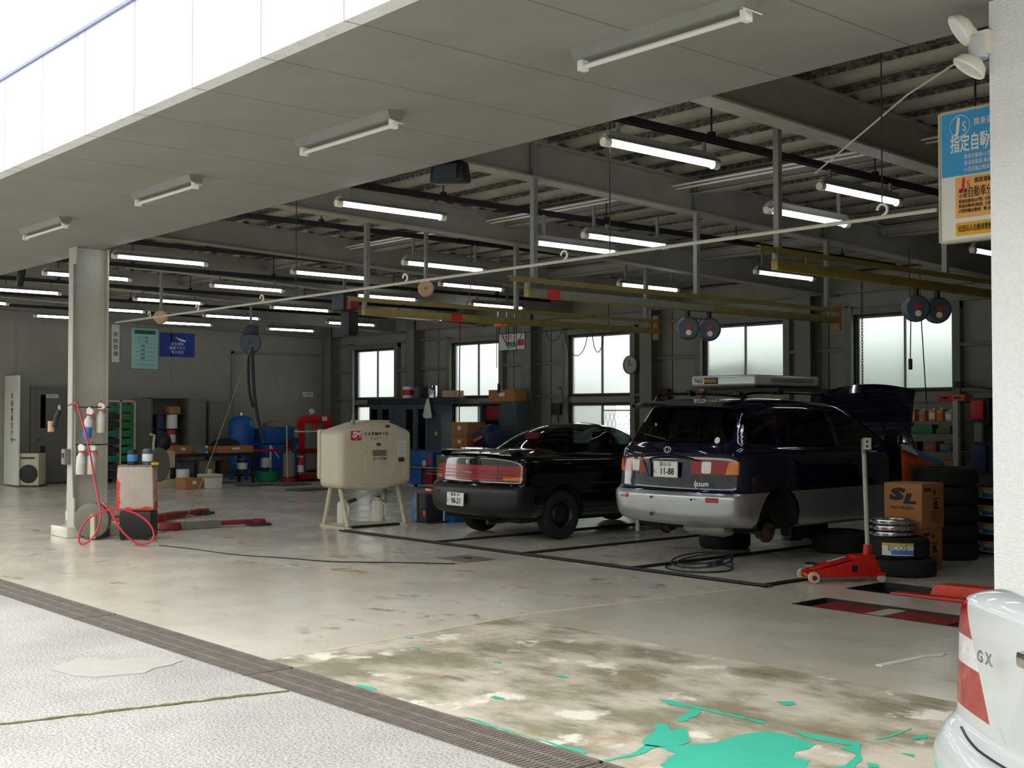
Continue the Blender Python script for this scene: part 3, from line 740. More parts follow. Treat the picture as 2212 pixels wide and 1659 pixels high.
class Car:
    def __init__(s, root, levels, paint):
        s.root = root; s.bm = body_skin(levels); s.tag = s.bm.faces.layers.int.new('part'); s.names = ['body']; s.mats = [paint]; s.drop = []
    def region(s, name, material, poly, axis, filt, sub=None):
        """poly in (y,z) for axis 'x' or (x,z) for axis 'y' or (x,y) for axis 'z'"""
        s.names.append(name); s.mats.append(material); k = len(s.names)-1
        def p2(c): return (c.y, c.z) if axis == 'x' else (c.x, c.z) if axis == 'y' else (c.x, c.y)
        xs = [p[0] for p in poly]; ys = [p[1] for p in poly]; e = .25
        bb = lambda f: (lambda q: min(xs)-e < q[0] < max(xs)+e and min(ys)-e < q[1] < max(ys)+e)(p2(f.calc_center_median()))
        n = len(poly)
        for i in range(n):
            (a, b), (c, d) = poly[i], poly[(i+1) % n]
            dx, dy = c-a, d-b
            if abs(dx)+abs(dy) < 1e-6: continue
            L = math.hypot(dx, dy); mx_, my_ = (a+c)/2, (b+d)/2
            near = lambda f: (lambda q: abs((q[0]-mx_)*dx+(q[1]-my_)*dy)/L < L/2+.12)(p2(f.calc_center_median()))
            if axis == 'x': co, no = (0, a, b), (0, -dy, dx)
            elif axis == 'y': co, no = (a, 0, b), (-dy, 0, dx)
            else: co, no = (a, b, 0), (-dy, dx, 0)
            cutline(s.bm, co, no, lambda f: filt(f) and bb(f) and near(f))
        s.bm.normal_update()
        for f in s.bm.faces:
            if filt(f) and inpoly(p2(f.calc_center_median()), poly): f[s.tag] = k
        return k
    def split(s, rename=None):
        bm = s.bm; bm.normal_update(); out = {}
        groups = {}
        for f in bm.faces:
            if f[s.tag] not in s.drop: groups.setdefault(f[s.tag], []).append(f)
        for k, fs in groups.items():
            # separate the islands of one region into objects of their own
            left = set(fs); isl = []
            if k == 0: isl = [fs]
            else:
                while left:
                    st = [left.pop()]; cur = [st[0]]
                    while st:
                        f = st.pop()
                        for e in f.edges:
                            for g2 in e.link_faces:
                                if g2 in left: left.discard(g2); st.append(g2); cur.append(g2)
                    isl.append(cur)
            for cur in isl:
                if k and sum(f.calc_area() for f in cur) < 2e-4: continue
                ix = {}; co = []; nor = []; fc = []
                for f in cur:
                    r = []
                    for v in f.verts:
                        if v not in ix: ix[v] = len(co); co.append(v.co[:]); nor.append(v.normal[:])
                        r.append(ix[v])
                    fc.append(r)
                me = bpy.data.meshes.new(s.names[k]); me.from_pydata(co, [], fc); me.update()
                me.polygons.foreach_set('use_smooth', [True]*len(fc)); me.normals_split_custom_set_from_vertices(nor)
                me.materials.append(M[s.mats[k]])
                o = bpy.data.objects.new(s.names[k], me); COL.objects.link(o); o.parent = s.root
                out.setdefault(s.names[k], []).append(o)
        bm.free(); return out
SIDE = lambda f: abs(f.normal.x) > .45
REAR = lambda f: f.normal.y < -.2 and f.calc_center_median().y < 2.3
def circle(cy, cz, r, n=22): return [(cy+r*math.cos(2*PI*i/n), cz+r*math.sin(2*PI*i/n)) for i in range(n)]

def tyre_mesh(r, w, rim):
    h = w/2; p = [(rim, -h*.8), (rim+.015, -h*.95), ((r+rim)/2, -h*1.05), (r-.022, -h*.92), (r-.004, -h*.72), (r, -h*.3), (r, h*.3), (r-.004, h*.72), (r-.022, h*.92), ((r+rim)/2, h*1.05), (rim+.015, h*.95), (rim, h*.8), (rim-.012, h*.5), (rim-.012, -h*.5), (rim, -h*.8)]
    m = MB(); m.lathe(p, 40)
    for q in (-.45, 0, .45): m.lathe([(r+.0015, h*q-.004), (r-.006, h*q), (r+.0015, h*q+.004)], 40)
    return m
def rim_mesh(r, w, n, steel=False):
    h = w/2; m = MB()
    m.lathe([(r, -h*.8), (r-.02, -h*.6), (r-.03, 0), (r-.03, h*.55), (r-.012, h*.72), (r+.004, h*.84), (r-.002, h*.86), (r-.02, h*.76), (r-.035, h*.5), (r-.035, 0), (r-.03, -h*.6)], 36)
    if steel:
        m.lathe([(r-.03, h*.2), (r*.8, h*.15), (r*.55, h*.5), (r*.3, h*.45), (r*.16, h*.5), (0, h*.55)], 30)
    else:
        m.lathe([(0, h*.66), (r*.2, h*.62), (r*.24, h*.45), (r*.2, h*.2), (0, h*.2)], 20)
        for i in range(n):
            a = 2*PI*i/n; mx = Matrix.Rotation(a, 4, 'Z')
            m.prism([mx @ Vector((r*.15, -.03, h*.5)), mx @ Vector((r*.15, .03, h*.5)), mx @ Vector((r-.02, .042, h*.62)), mx @ Vector((r-.02, -.042, h*.62))], (0, 0, -h*.22))
    return m
def wheel(par, loc, side, r=.31, w=.19, rim=.185, steel=True, rm='trim_black'):
    t = bpy.data.objects.new('wheel', None); COL.objects.link(t); t.parent = par; t.location = loc; t.rotation_euler = (0, side*PI/2, 0)
    tyre_mesh(r, w, rim).obj('tyre', 'rubber', t); rim_mesh(rim, w, 5, steel).obj('rim', rm, t)
    for i in range(5): MB().cyl((.055*math.cos(2*PI*i/5), .055*math.sin(2*PI*i/5), w*.24), (.055*math.cos(2*PI*i/5), .055*math.sin(2*PI*i/5), w*.3), .01, 6).obj('wheel_nut', 'chrome', t)
    return t
def arch_liner(par, cy, cz, r, w0, w1):
    for s in (-1, 1):
        m = MB()
        a = arc((s*w1, cy, cz), r, -.15, PI+.15, 14, (0, 1, 0)); b = [Vector((s*w0, p.y, p.z)) for p in a]
        for i in range(14): m.poly([a[i], a[i+1], b[i+1], b[i]])
        m.poly(b); m.obj('wheel_arch_liner', 'carpet', par)
def seat(par, x, y, z, m_, wd=.5):
    m = MB(); m.box((x, y, z), (wd, .5, .16)); m.box((x, y-.28, z+.33), (wd, .14, .6), Matrix.Rotation(.2, 4, 'X')); m.box((x, y-.36, z+.72), (.26, .1, .17))
    m.obj('seat', m_, par, bev=.04, seg=3)
def plate(par, x, y, z, top, kana, num, tilt=0):
    p = MB().box((0, 0, 0), (.33, .012, .165)).obj('license_plate', 'plate', par, (x, y, z), (tilt, 0, 0), bev=.003)
    text(top, .05, 'ink', p, (0, -.0075, .052)); text(kana, .05, 'ink', p, (-.14, -.0075, -.025)); text(num, .096, 'ink', p, (.022, -.0075, -.024), sx=.88, bold=.002)
    for s in (-1, 1): MB().cyl((s*.1, -.006, .07), (s*.1, -.01, .07), .007, 8).obj('plate_screw', 'chrome', p)
def mirror(par, x, y, z, m_):
    s = 1 if x > 0 else -1
    o = MB().box((0, 0, 0), (.2, .1, .13)).obj('side_mirror', m_, par, (x+s*.1, y, z), bev=.035, seg=3)
    MB().box((0, -.052, 0), (.16, .004, .1)).obj('mirror_glass', 'chrome', o)

# ---- black sedan -------------------------------------------------------------
sed = thing('sedan', 'black sedan seen from behind, plate 98-21, between oil tank and navy minivan', 'car', (-11.76, 9.52, 0.03))
lv = [(.35, .1, .68, .70, .66, 4.1, .2, .25, .25, .23, .25, .25), (.10, .12, .80, .80, .74, 4.36, .25, .27, .27, .24, .25, .25), (.0, .13, .86, .84, .78, 4.46, .3, .34, .36, .32, .34, .34),
      (-.02, .13, .875, .855, .80, 4.48, .3, .55, .55, .5, .5, .5), (.0, .13, .87, .86, .80, 4.48, .3, .64, .64, .6, .56, .56), (.06, .12, .865, .86, .79, 4.45, .3, .67, .67, .63, .6, .6), (.08, .12, .865, .86, .78, 4.43, .3, .70, .70, .68, .63, .63),
      (.10, .12, .865, .86, .76, 4.38, .3, .90, .90, .84, .72, .72), (.10, .13, .85, .845, .73, 4.25, .3, 1.0, .98, .95, .80, .82), (.13, .14, .82, .80, .70, 4.1, .3, 1.045, 1.015, .99, .85, .87), (.26, .2, .76, .76, .66, 3.8, .3, 1.05, 1.03, 1.0, .9, .92),
      (.86, .12, .67, .735, .68, 3.3, .35, 1.07, 1.04, 1.01, .97, 1.0), (.93, .12, .655, .72, .67, 3.22, .35, 1.10, 1.07, 1.04, 1.0, 1.03), (1.2, .15, .58, .645, .6, 2.85, .35, 1.26, 1.24, 1.24, 1.22, 1.23),
      (1.5, .2, .50, .57, .52, 2.5, .35, 1.385, 1.36, 1.37, 1.36, 1.37), (1.68, .25, .40, .45, .42, 2.3, .3, 1.415, 1.40, 1.405, 1.39, 1.4), (1.95, .1, .05, .05, .05, 2.1, .1, 1.425, 1.425, 1.43, 1.425, 1.425)]
car = Car(sed, lv, 'black_paint')
LOW = lambda f: f.calc_center_median().z < .8
for s, cy in ((0, .93), (1, 3.46)):
    car.drop.append(car.region('arch', 'carpet', circle(cy, .31, .355), 'x', lambda f: abs(f.normal.x) > .2 and f.calc_center_median().z < .75))
car.region('rear_bumper', 'trim_black', [(-1, .2), (1, .2), (1, .655), (-1, .655)], 'y', lambda f: f.calc_center_median().y < .42 and f.calc_center_median().z < .8 and f[car.tag] == 0)
car.region('rear_window', 'car_glass', rc([(-.60, 1.10), (.60, 1.10), (.49, 1.35), (-.49, 1.35)]), 'y', lambda f: f.normal.y < -.25 and f.calc_center_median().z > 1.05 and f.calc_center_median().y < 2)
car.region('windscreen', 'car_glass', rc([(-.62, 1.03), (.62, 1.03), (.5, 1.345), (-.5, 1.345)]), 'y', lambda f: f.normal.y > .25 and f.calc_center_median().z > .98 and f.calc_center_median().y > 2)
GS = lambda f: abs(f.normal.x) > .4 and f.calc_center_median().z > .95
car.region('quarter_window', 'car_glass', rc([(.98, 1.05), (1.16, 1.06), (1.18, 1.26), (1.12, 1.24)]), 'x', GS)
car.region('rear_door_window', 'car_glass', rc([(1.2, 1.05), (1.98, 1.04), (1.98, 1.335), (1.42, 1.335), (1.22, 1.26)]), 'x', GS)
car.region('front_door_window', 'car_glass', rc([(2.06, 1.04), (3.02, 1.03), (2.9, 1.1), (2.45, 1.335), (2.06, 1.335)]), 'x', GS)
RL = lambda f: f.normal.y < -.05 and f.calc_center_median().y < .4
car.region('garnish_lamp', 'lamp_red_pale', [(-.50, .72), (.50, .72), (.50, .905), (-.50, .905)], 'y', RL)
TL = lambda f: f.calc_center_median().y < .27 and abs(f.calc_center_median().x) > .3
for s in (-1, 1):
    q = [(s*.515, .72), (s*.95, .72), (s*.95, .905), (s*.515, .905)]
    car.region('tail_lamp', 'lamp_red', q if s > 0 else q[::-1], 'y', lambda f: TL(f) and f.calc_center_median().x*s > 0)
    q = [(s*.6, .73), (s*.9, .73), (s*.9, .768), (s*.6, .768)]
    car.region('turn_lamp', 'lamp_amber', q if s > 0 else q[::-1], 'y', lambda f: TL(f) and f.calc_center_median().x*s > 0)
parts = car.split()
arch_liner(sed, .93, .31, .355, .55, .83); arch_liner(sed, 3.46, .31, .355, .55, .82)
MB().bx(-.72, .72, .3, 4.2, .2, .34).obj('underbody', 'carpet', sed); MB().bx(-.62, .62, .9, 3.3, .34, .5).obj('cabin_floor', 'carpet', sed)
for s in (-1, 1):
    wheel(sed, (s*.745, .93, .283), s); wheel(sed, (s*.745, 3.46, .283), s)
    mirror(sed, s*.80, 2.85, 1.02, 'black_paint')
    for y in (1.5, 2.4): MB().box((0, 0, 0), (.025, .16, .03)).obj('door_handle', 'black_gloss', sed, (s*.857, y+.05, .88), bev=.008)
    seat(sed, s*.36, 2.45, .5, 'seat_red')
seat(sed, 0, 1.55, .5, 'seat_red', 1.2)
MB().sph((.36, 1.98, 1.12), .09).box((.36, 2.0, .9), (.34, .16, .3)).obj('head_rest_cover', 'white', sed, bev=.03)
plate(sed, -.1, -.045, .475, '松本 70', 'い', '98-21', -.05)
MB().bx(-.74, -.62, -.03, .0, .545, .575).obj('marker_lamp', 'lamp_amber', sed, bev=.005)
# spoiler on the boot lid
m = MB(); a_ = smooth([(-.72, .26, 1.02), (-.68, .14, 1.085), (-.3, .08, 1.105), (.3, .08, 1.105), (.68, .14, 1.085), (.72, .26, 1.02)], 2)
for i in range(len(a_)-1):
    p, q = a_[i], a_[i+1]; m.prism([p+Vector((0, 0, 0)), p+Vector((0, .15, .012)), p+Vector((0, .14, -.012)), p+Vector((0, .0, -.018))], q-p)
m.obj('spoiler', 'black_paint', sed)
MB().tube([(0, .075, .93), (0, .075, .965)], .018, 12).tube(arc((0, .075, .948), .035, 0, 2*PI, 20)[:-1], .004, 6, True).obj('emblem', 'chrome', sed)
text('C A R I N A', .035, 'print_white', sed, (0, .068, .81), (PI/2, 0, 0))
m = MB()
for z in (.765, .805, .845): m.bx(-.84, .84, .055, .075, z-.002, z+.002)
m.obj('lamp_rib', 'lamp_red', sed)
MB().tube([(.35, .1, .2), (.35, .7, .22)], .03, 12).box((.3, .7, .25), (.5, .3, .13)).obj('exhaust', 'dark_steel', sed)

for s in (-1, 1): MB().tube([(s*.862, 1.35, .66), (s*.862, 3.05, .65)], .012, 6).obj('side_moulding', 'trim_black', sed)

# ---- navy minivan ------------------------------------------------------------
van = thing('minivan', 'navy and silver minivan raised off its wheels with the bonnet open, plate 11-88', 'car', (-8.43, 9.5, .16))
lv = [(.45, .1, .66, .70, .66, 4.2, .2, .22, .22, .2, .22, .22), (.10, .13, .80, .80, .76, 4.4, .25, .26, .26, .22, .25, .25), (.02, .14, .865, .84, .80, 4.5, .3, .34, .34, .3, .34, .34),
      (.0, .14, .885, .86, .82, 4.52, .3, .50, .50, .45, .5, .5), (.0, .14, .885, .865, .82, 4.52, .3, .58, .58, .58, .55, .55), (.05, .13, .875, .863, .81, 4.5, .3, .61, .61, .61, .60, .60), (.07, .13, .87, .862, .80, 4.49, .3, .66, .66, .66, .66, .66),
      (.08, .14, .868, .862, .78, 4.45, .3, .90, .90, .90, .78, .78), (.10, .14, .86, .86, .76, 4.35, .3, 1.0, 1.0, .98, .86, .88), (.13, .14, .835, .835, .73, 4.1, .3, 1.06, 1.06, 1.03, .92, .95), (.15, .15, .82, .815, .72, 3.75, .35, 1.09, 1.09, 1.05, 1.0, 1.03),
      (.17, .15, .805, .80, .71, 3.62, .35, 1.12, 1.12, 1.08, 1.04, 1.07), (.27, .16, .715, .74, .65, 3.15, .35, 1.34, 1.33, 1.31, 1.29, 1.3), (.36, .17, .645, .68, .6, 2.75, .35, 1.50, 1.49, 1.485, 1.47, 1.48), (.42, .2, .60, .62, .54, 2.6, .35, 1.545, 1.535, 1.535, 1.52, 1.53),
      (.7, .3, .4, .42, .38, 2.4, .3, 1.575, 1.57, 1.575, 1.55, 1.56), (1.2, .1, .05, .05, .05, 2.0, .1, 1.585, 1.585, 1.59, 1.58, 1.58)]
car = Car(van, lv, 'navy_paint')
for cy in (.85, 3.58):
    car.drop.append(car.region('arch', 'carpet', circle(cy, .30, .36), 'x', lambda f: abs(f.normal.x) > .2 and f.calc_center_median().z < .75))
LO = lambda f: f[car.tag] == 0 and f.calc_center_median().z < .75
car.region('rear_bumper', 'silver_paint', [(-1.2, .15), (1.2, .15), (1.2, .607), (-1.2, .607)], 'y', lambda f: LO(f) and f.calc_center_median().y < .46)
car.region('side_cladding', 'silver_paint', [(.3, .15), (4.9, .15), (4.9, .607), (.3, .607)], 'x', lambda f: LO(f) and f.calc_center_median().y > .3)
car.region('rear_window', 'car_glass', rc([(-.70, 1.11), (.70, 1.11), (.60, 1.475), (-.60, 1.475)], .09), 'y', lambda f: f.normal.y < -.4 and f.calc_center_median().z > 1.06 and f.calc_center_median().y < 1)
car.region('windscreen', 'car_glass', rc([(-.66, 1.1), (.66, 1.1), (.57, 1.46), (-.57, 1.46)]), 'y', lambda f: f.normal.y > .25 and f.calc_center_median().z > 1.05 and f.calc_center_median().y > 2)
car.region('quarter_window', 'car_glass', rc([(.42, 1.11), (.86, 1.09), (.84, 1.24), (.7, 1.40), (.5, 1.455), (.44, 1.35)]), 'x', GS)
car.region('rear_door_window', 'car_glass', rc([(.98, 1.07), (1.96, 1.055), (1.9, 1.455), (.98, 1.46)]), 'x', GS)
car.region('front_door_window', 'car_glass', rc([(2.04, 1.055), (3.25, 1.05), (3.1, 1.14), (2.62, 1.42), (2.0, 1.455)]), 'x', GS)
for s in (-1, 1):
    for nm, mt, q in (('tail_lamp', 'lamp_red', [(.30, .795), (.99, .795), (.99, .935), (.30, .935)]), ('reversing_lamp', 'lamp_clear', rc([(.43, .805), (.54, .805), (.54, .925), (.43, .925)], .02)), ('turn_lamp', 'lamp_amber', [(.70, .80), (.99, .80), (.99, .925), (.73, .925)])):
        q = [(s*a, b) for a, b in q]
        car.region(nm, mt, q if s > 0 else q[::-1], 'y', lambda f: f.calc_center_median().y < .235 and f.calc_center_median().x*s > .25)
    q = [(s*a, b) for a, b in rc([(.53, .515), (.68, .515), (.68, .565), (.53, .565)], .015)]
    car.region('reflector', 'lamp_red', q if s > 0 else q[::-1], 'y', lambda f: f.normal.y < -.2 and f.calc_center_median().y < .3 and f.calc_center_median().x*s > .3)
car.drop.append(car.region('bonnet_hole', 'carpet', [(-.68, 3.78), (.68, 3.78), (.64, 4.25), (-.64, 4.25)], 'z', lambda f: f.normal.z > .5 and f.calc_center_median().z < 1.12 and f.calc_center_median().y > 3.4))
car.split()
arch_liner(van, .85, .30, .36, .5, .84); arch_liner(van, 3.58, .30, .36, .5, .83)
MB().bx(-.7, .7, .4, 4.2, .2, .34).obj('underbody', 'carpet', van); MB().bx(-.7, .7, .3, 3.5, .34, .5).obj('cabin_floor', 'carpet', van)
MB().bx(-.6, .6, 3.65, 4.3, .34, .8).box((.1, 4.0, .85), (.5, .35, .12)).obj('engine', 'dark_steel', van, bev=.02)
for s in (-1, 1):
    seat(van, s*.37, 2.5, .55, 'seat_grey'); mirror(van, s*.80, 2.98, 1.12, 'navy_paint')
    for y in (1.15, 2.15): MB().box((0, 0, 0), (.025, .17, .03)).obj('door_handle', 'black_gloss', van, (s*.868, y, .9), bev=.008)
    # bare hub with brake disc where the wheel was taken off
    for y in (.85, 3.58):
        h = bpy.data.objects.new('hub', None); COL.objects.link(h); h.parent = van; h.location = (s*.70, y, .20); h.rotation_euler = (0, s*PI/2, 0)
        MB().lathe([(0, -.1), (.1, -.1), (.11, -.02), (.135, -.02), (.135, .0), (.08, .0), (.07, .05), (0, .05)], 24).obj('brake_drum', 'rust', h)
        MB().lathe([(0, .05), (.03, .05), (.03, .08), (0, .08)], 12).obj('axle_nut', 'dark_steel', h)
        MB().box((s*.55, y, .2), (.3, .12, .1)).obj('suspension_arm', 'rust', van, bev=.02)
    m = MB(); a_ = smooth([(s*.60, .55, 1.55), (s*.61, .62, 1.63), (s*.62, 1.0, 1.645), (s*.62, 1.8, 1.64), (s*.59, 2.35, 1.6), (s*.57, 2.6, 1.52)], 2); m.tube(a_, .014, 8); m.obj('roof_rail', 'black_gloss', van)
seat(van, 0, 1.6, .55, 'seat_grey', 1.2); seat(van, 0, .75, .55, 'seat_grey', 1.15)
plate(van, 0, .055, .835, '富山 52', 'に', '11-88')
m = MB(); m.tube(smooth([(-.26, .065, .75), (-.29, .05, .9), (-.36, .05, .965), (-.1, .045, .985), (.15, .045, .98), (.38, .05, .95)], 3), .012, 8); m.obj('gate_moulding', 'navy_paint', van)
o = MB().tube(arc((0, .085, 1.04), .045, 0, 2*PI, 24, (1, 0, 0), (0, .1, .7))[:-1], .005, 6, True).tube(arc((0, .083, 1.04), .022, 0, 2*PI, 20, (1, 0, 0), (0, .1, 1.3))[:-1], .004, 6, True).obj('emblem', 'chrome', van)
text('Ipsum', .08, 'chrome', van, (.47, .06, .70), (PI/2, 0, 0), shear=.3)
t = MB().lathe([(0, 0), (.034, 0), (.034, .003), (.024, .003), (.022, .002), (0, .002)], 20, Matrix.Translation((.6, .165, 1.145)) @ Matrix.Rotation(PI/2-.25, 4, 'X')).obj('window_sticker', 'print_white', van)
m = MB(); a_ = smooth([(-.66, .30, 1.50), (-.62, .17, 1.515), (-.3, .13, 1.53), (.3, .13, 1.53), (.62, .17, 1.515), (.66, .30, 1.50)], 2)
for i in range(len(a_)-1):
    p, q = a_[i], a_[i+1]; m.prism([p, p+Vector((0, .3, .045)), p+Vector((0, .3, -.01)), p+Vector((0, .02, -.03))], q-p)
m.obj('roof_spoiler', 'navy_paint', van)
MB().tube([(-.05, .19, 1.11), (-.15, .2, 1.15), (-.45, .215, 1.2)], .008, 6).obj('rear_wiper', 'trim_black', van)
MB().lathe([(0, -.28), (.1, -.27), (.13, -.2), (.13, .2), (.1, .27), (0, .28)], 20, Matrix.Translation((.33, .36, .235)) @ Matrix.Rotation(PI/2, 4, 'Y') @ Matrix.Diagonal((.7, 1, 1, 1))).obj('muffler', 'steel_grey', van)
for x in (-.16, .39): MB().cyl((x, -.005, .54), (x, .004, .54), .012, 10).obj('bumper_plug', 'trim_black', van)
MB().cyl((-.17, .012, .36), (-.17, .02, .36), .02, 10).obj('tow_eye_cap', 'trim_black', van)
# raised bonnet: a curved panel swung up about its rear edge
b = bpy.data.objects.new('bonnet', None)
m = MB(); rows = []
for j in range(9):
    v = j/8; row = []
    for i in range(13):
        u = -1+2*i/12; w_ = .74-.06*v-.10*max(0, v-.6)
        yy = v*.78-.07*u*u*v; zz = .05*(1-u*u)+.06*math.sin(v*PI*.6)-.16*max(0, v-.75)
        row.append(Vector((u*w_, yy, zz)))
    rows.append(row)
mx = Matrix.Translation((0, 3.58, 1.07)) @ Matrix.Rotation(R(62), 4, 'X')
for k, dz in ((0, 0), (1, -.025)):
    vv = [[m.bm.verts.new(mx @ (p+Vector((0, 0, dz)))) for p in row] for row in rows]
    for j in range(8):
        for i in range(12): m._f([vv[j][i], vv[j][i+1], vv[j+1][i+1], vv[j+1][i]])
    if k == 0: v0 = vv
for i in range(12):
    for j in (0, 8): m._f([v0[j][i], v0[j][i+1], vv[j][i+1], vv[j][i]])
for j in range(8):
    for i in (0, 12): m._f([v0[j][i], v0[j+1][i], vv[j+1][i], vv[j][i]])
bpy.data.objects.remove(b)
m.obj('bonnet', 'navy_paint', van)
MB().cyl((.55, 4.1, .85), (.45, 3.95, 1.5), .008, 6).obj('bonnet_stay', 'dark_steel', van)
# what lies on the car
cv = thing('fender_cover', 'orange fender cover with a pale printed top draped over the minivan front wing', 'fender cover', (-7.54, 13.05, .16))
def drape(y): return [(-.30, .95), (-.12, .97), (-.02, .93), (.035, .84), (.05, .62)]
for nm, mt, i0, i1 in (('printed_top', 'blue_light', 0, 3), ('orange_flap', 'orange', 3, 4)):
    m = MB(); P_ = drape(0)
    st = [-.45, -.3, -.15, 0, .15, .3, .45, .6]
    zo = lambda y: (.16-.24*(y+.45))
    vv = [[m.bm.verts.new((P_[i][0]-.02*max(0, y), y, P_[i][1]*1.0+(zo(y) if i < 4 else (0.02 if abs(y-.12) > .22 else .13)))) for i in range(i0, i1+1)] for y in st]
    for j in range(len(st)-1):
        for i in range(i1-i0): m._f([vv[j][i], vv[j][i+1], vv[j+1][i+1], vv[j+1][i]])
    o = m.obj(nm, mt, cv); md = o.modifiers.new('thick', 'SOLIDIFY'); md.thickness = .006
    if nm == 'printed_top':
        MB().prism([(-.01, -.43, 1.085), (.046, -.43, 1.0), (.042, -.1, .92), (-.01, -.12, 1.0)], (.008, 0, .004)).obj('white_print', 'white', cv)
rb = thing('roof_box', 'slim silver and white ski box on the minivan roof bars', 'roof box', (-8.28, 10.62, 1.86))
m = MB(); m.bx(-.58, .30, -.14, 1.05, .02, .14); m.obj('shell', 'silver_car_paint', rb, bev=.03, seg=3)
MB().bx(-.59, .31, -.15, 1.06, 0, .022).obj('lower_shell', 'trim_black', rb, bev=.005)
p = MB().bx(-.55, -.2, -.146, -.138, .045, .115).obj('name_plate', 'ink', rb); MB().bx(-.55, -.39, -.149, -.144, .05, .11).obj('white_field', 'print_white', p)
text('THULE', .055, 'ink', p, (-.47, -.151, .08), sx=.8, bold=.002); text('APRAND', .058, 'sign_yellow', p, (-.3, -.149, .08), sx=.78)
MB().bx(.301, .306, .15, .95, .06, .1).obj('side_groove', 'steel_grey', rb)
for y in (0.05, .95):
    m = MB(); m.bx(-.8, .5, y-.02, y+.02, -.035, -.005); m.obj('roof_bar', 'trim_black', rb)
    for x in (-.76, .46): MB().box((x, y, -.05), (.09, .1, .06)).obj('bar_foot', 'trim_black', rb, bev=.01)
MB().box((-.45, -.1, -.012), (.07, .03, .035)).obj('orange_tab', 'orange', rb)

# ---- silver saloon at the right edge -----------------------------------------
SLX, SLY, SLR = -1.33, 2.92, R(-34)
slv = thing('silver_car', 'silver saloon whose rear corner with a red tail lamp fills the lower right corner', 'car', (SLX, SLY, 0), SLR)
lv = [(.35, .1, .68, .70, .66, 4.1, .2, .22, .22, .2, .22, .22), (.10, .14, .80, .80, .74, 4.3, .25, .24, .24, .22, .24, .24), (.0, .16, .84, .83, .78, 4.38, .3, .36, .36, .3, .36, .36),
      (-.04, .13, .92, .87, .80, 4.4, .3, .52, .54, .5, .5, .5), (.0, .13, .90, .85, .80, 4.4, .3, .62, .64, .58, .55, .55), (.05, .13, .91, .86, .79, 4.38, .3, .65, .67, .62, .6, .6), (.06, .12, .915, .86, .78, 4.36, .3, .68, .70, .66, .64, .64),
      (.06, .12, .90, .85, .76, 4.3, .3, .86, .88, .86, .76, .76), (.055, .12, .88, .84, .73, 4.2, .3, .98, .98, .95, .83, .85), (.06, .12, .83, .79, .7, 4.0, .3, 1.045, 1.035, .99, .88, .9), (.16, .18, .70, .75, .66, 3.6, .3, 1.075, 1.06, 1.01, .95, .98),
      (.62, .15, .66, .73, .68, 3.3, .35, 1.09, 1.07, 1.03, 1.0, 1.02), (.70, .15, .645, .72, .67, 3.2, .35, 1.12, 1.1, 1.06, 1.03, 1.05), (1.0, .18, .57, .65, .6, 2.8, .35, 1.3, 1.28, 1.27, 1.26, 1.27),
      (1.3, .2, .5, .57, .52, 2.45, .35, 1.43, 1.41, 1.41, 1.40, 1.41), (1.5, .25, .40, .45, .42, 2.25, .3, 1.46, 1.45, 1.45, 1.44, 1.45), (1.85, .1, .05, .05, .05, 2.05, .1, 1.47, 1.47, 1.47, 1.47, 1.47)]
car = Car(slv, lv, 'silver_car_paint')
for cy in (.85, 3.4):
    car.drop.append(car.region('arch', 'carpet', circle(cy, .31, .36), 'x', lambda f: abs(f.normal.x) > .2 and f.calc_center_median().z < .75))
car.region('rear_window', 'car_glass', rc([(-.60, 1.13), (.60, 1.13), (.49, 1.40), (-.49, 1.40)]), 'y', lambda f: f.normal.y < -.25 and f.calc_center_median().z > 1.09 and f.calc_center_median().y < 2)
car.region('windscreen', 'car_glass', rc([(-.62, 1.06), (.62, 1.06), (.5, 1.39), (-.5, 1.39)]), 'y', lambda f: f.normal.y > .25 and f.calc_center_median().z > 1.0 and f.calc_center_median().y > 2)
car.region('rear_door_window', 'car_glass', rc([(1.0, 1.08), (1.95, 1.06), (1.95, 1.375), (1.4, 1.375), (1.12, 1.26)]), 'x', GS)
car.region('front_door_window', 'car_glass', rc([(2.03, 1.06), (3.0, 1.05), (2.85, 1.14), (2.42, 1.375), (2.03, 1.375)]), 'x', GS)
for s in (-1, 1):
    TLf = lambda f: f.calc_center_median().y < .40 and f.calc_center_median().x*s > .3
    def lens(nm, mt, a, b):
        # slanted inner edge: narrow at the top
        xi = lambda z: .48+.20*(z-.69)/.33
        q = [(s*xi(a), a), (s*1.0, a), (s*1.0, b), (s*xi(b), b)]
        car.region(nm, mt, q if s > 0 else q[::-1], 'y', TLf)
    lens('tail_lamp', 'lamp_red', .70, .83); lens('clear_lamp', 'lamp_clear', .83, .915); lens('upper_tail_lamp', 'lamp_red', .915, 1.02)
car.split()
arch_liner(slv, .85, .31, .36, .55, .82); arch_liner(slv, 3.4, .31, .36, .55, .82)
MB().bx(-.7, .7, .3, 4.1, .2, .34).obj('underbody', 'carpet', slv)
for s in (-1, 1):
    wheel(slv, (s*.74, .85, .305), s, steel=False, rm='alloy'); wheel(slv, (s*.74, 3.4, .305), s, steel=False, rm='alloy'); mirror(slv, s*.8, 2.85, 1.06, 'silver_car_paint'); seat(slv, s*.36, 2.4, .5, 'seat_grey')
seat(slv, 0, 1.5, .5, 'seat_grey', 1.2)
plate(slv, 0, .03, .82, '品川 300', 'さ', '24-06')
MB().box((0, .05, .94), (.46, .05, .045)).obj('boot_handle', 'chrome', slv, bev=.015)
text('G X', .045, 'chrome', slv, (-.43, .052, .90), (PI/2, 0, 0), bold=.002)
m = MB(); m.tube(smooth([(-.55, .045, .68), (-.5, .04, .655), (-.4, .03, .64), (0, .025, .637), (.4, .03, .64), (.5, .04, .655), (.55, .045, .68)], 2), .004, 6); m.obj('boot_lid_gap', 'trim_black', slv)
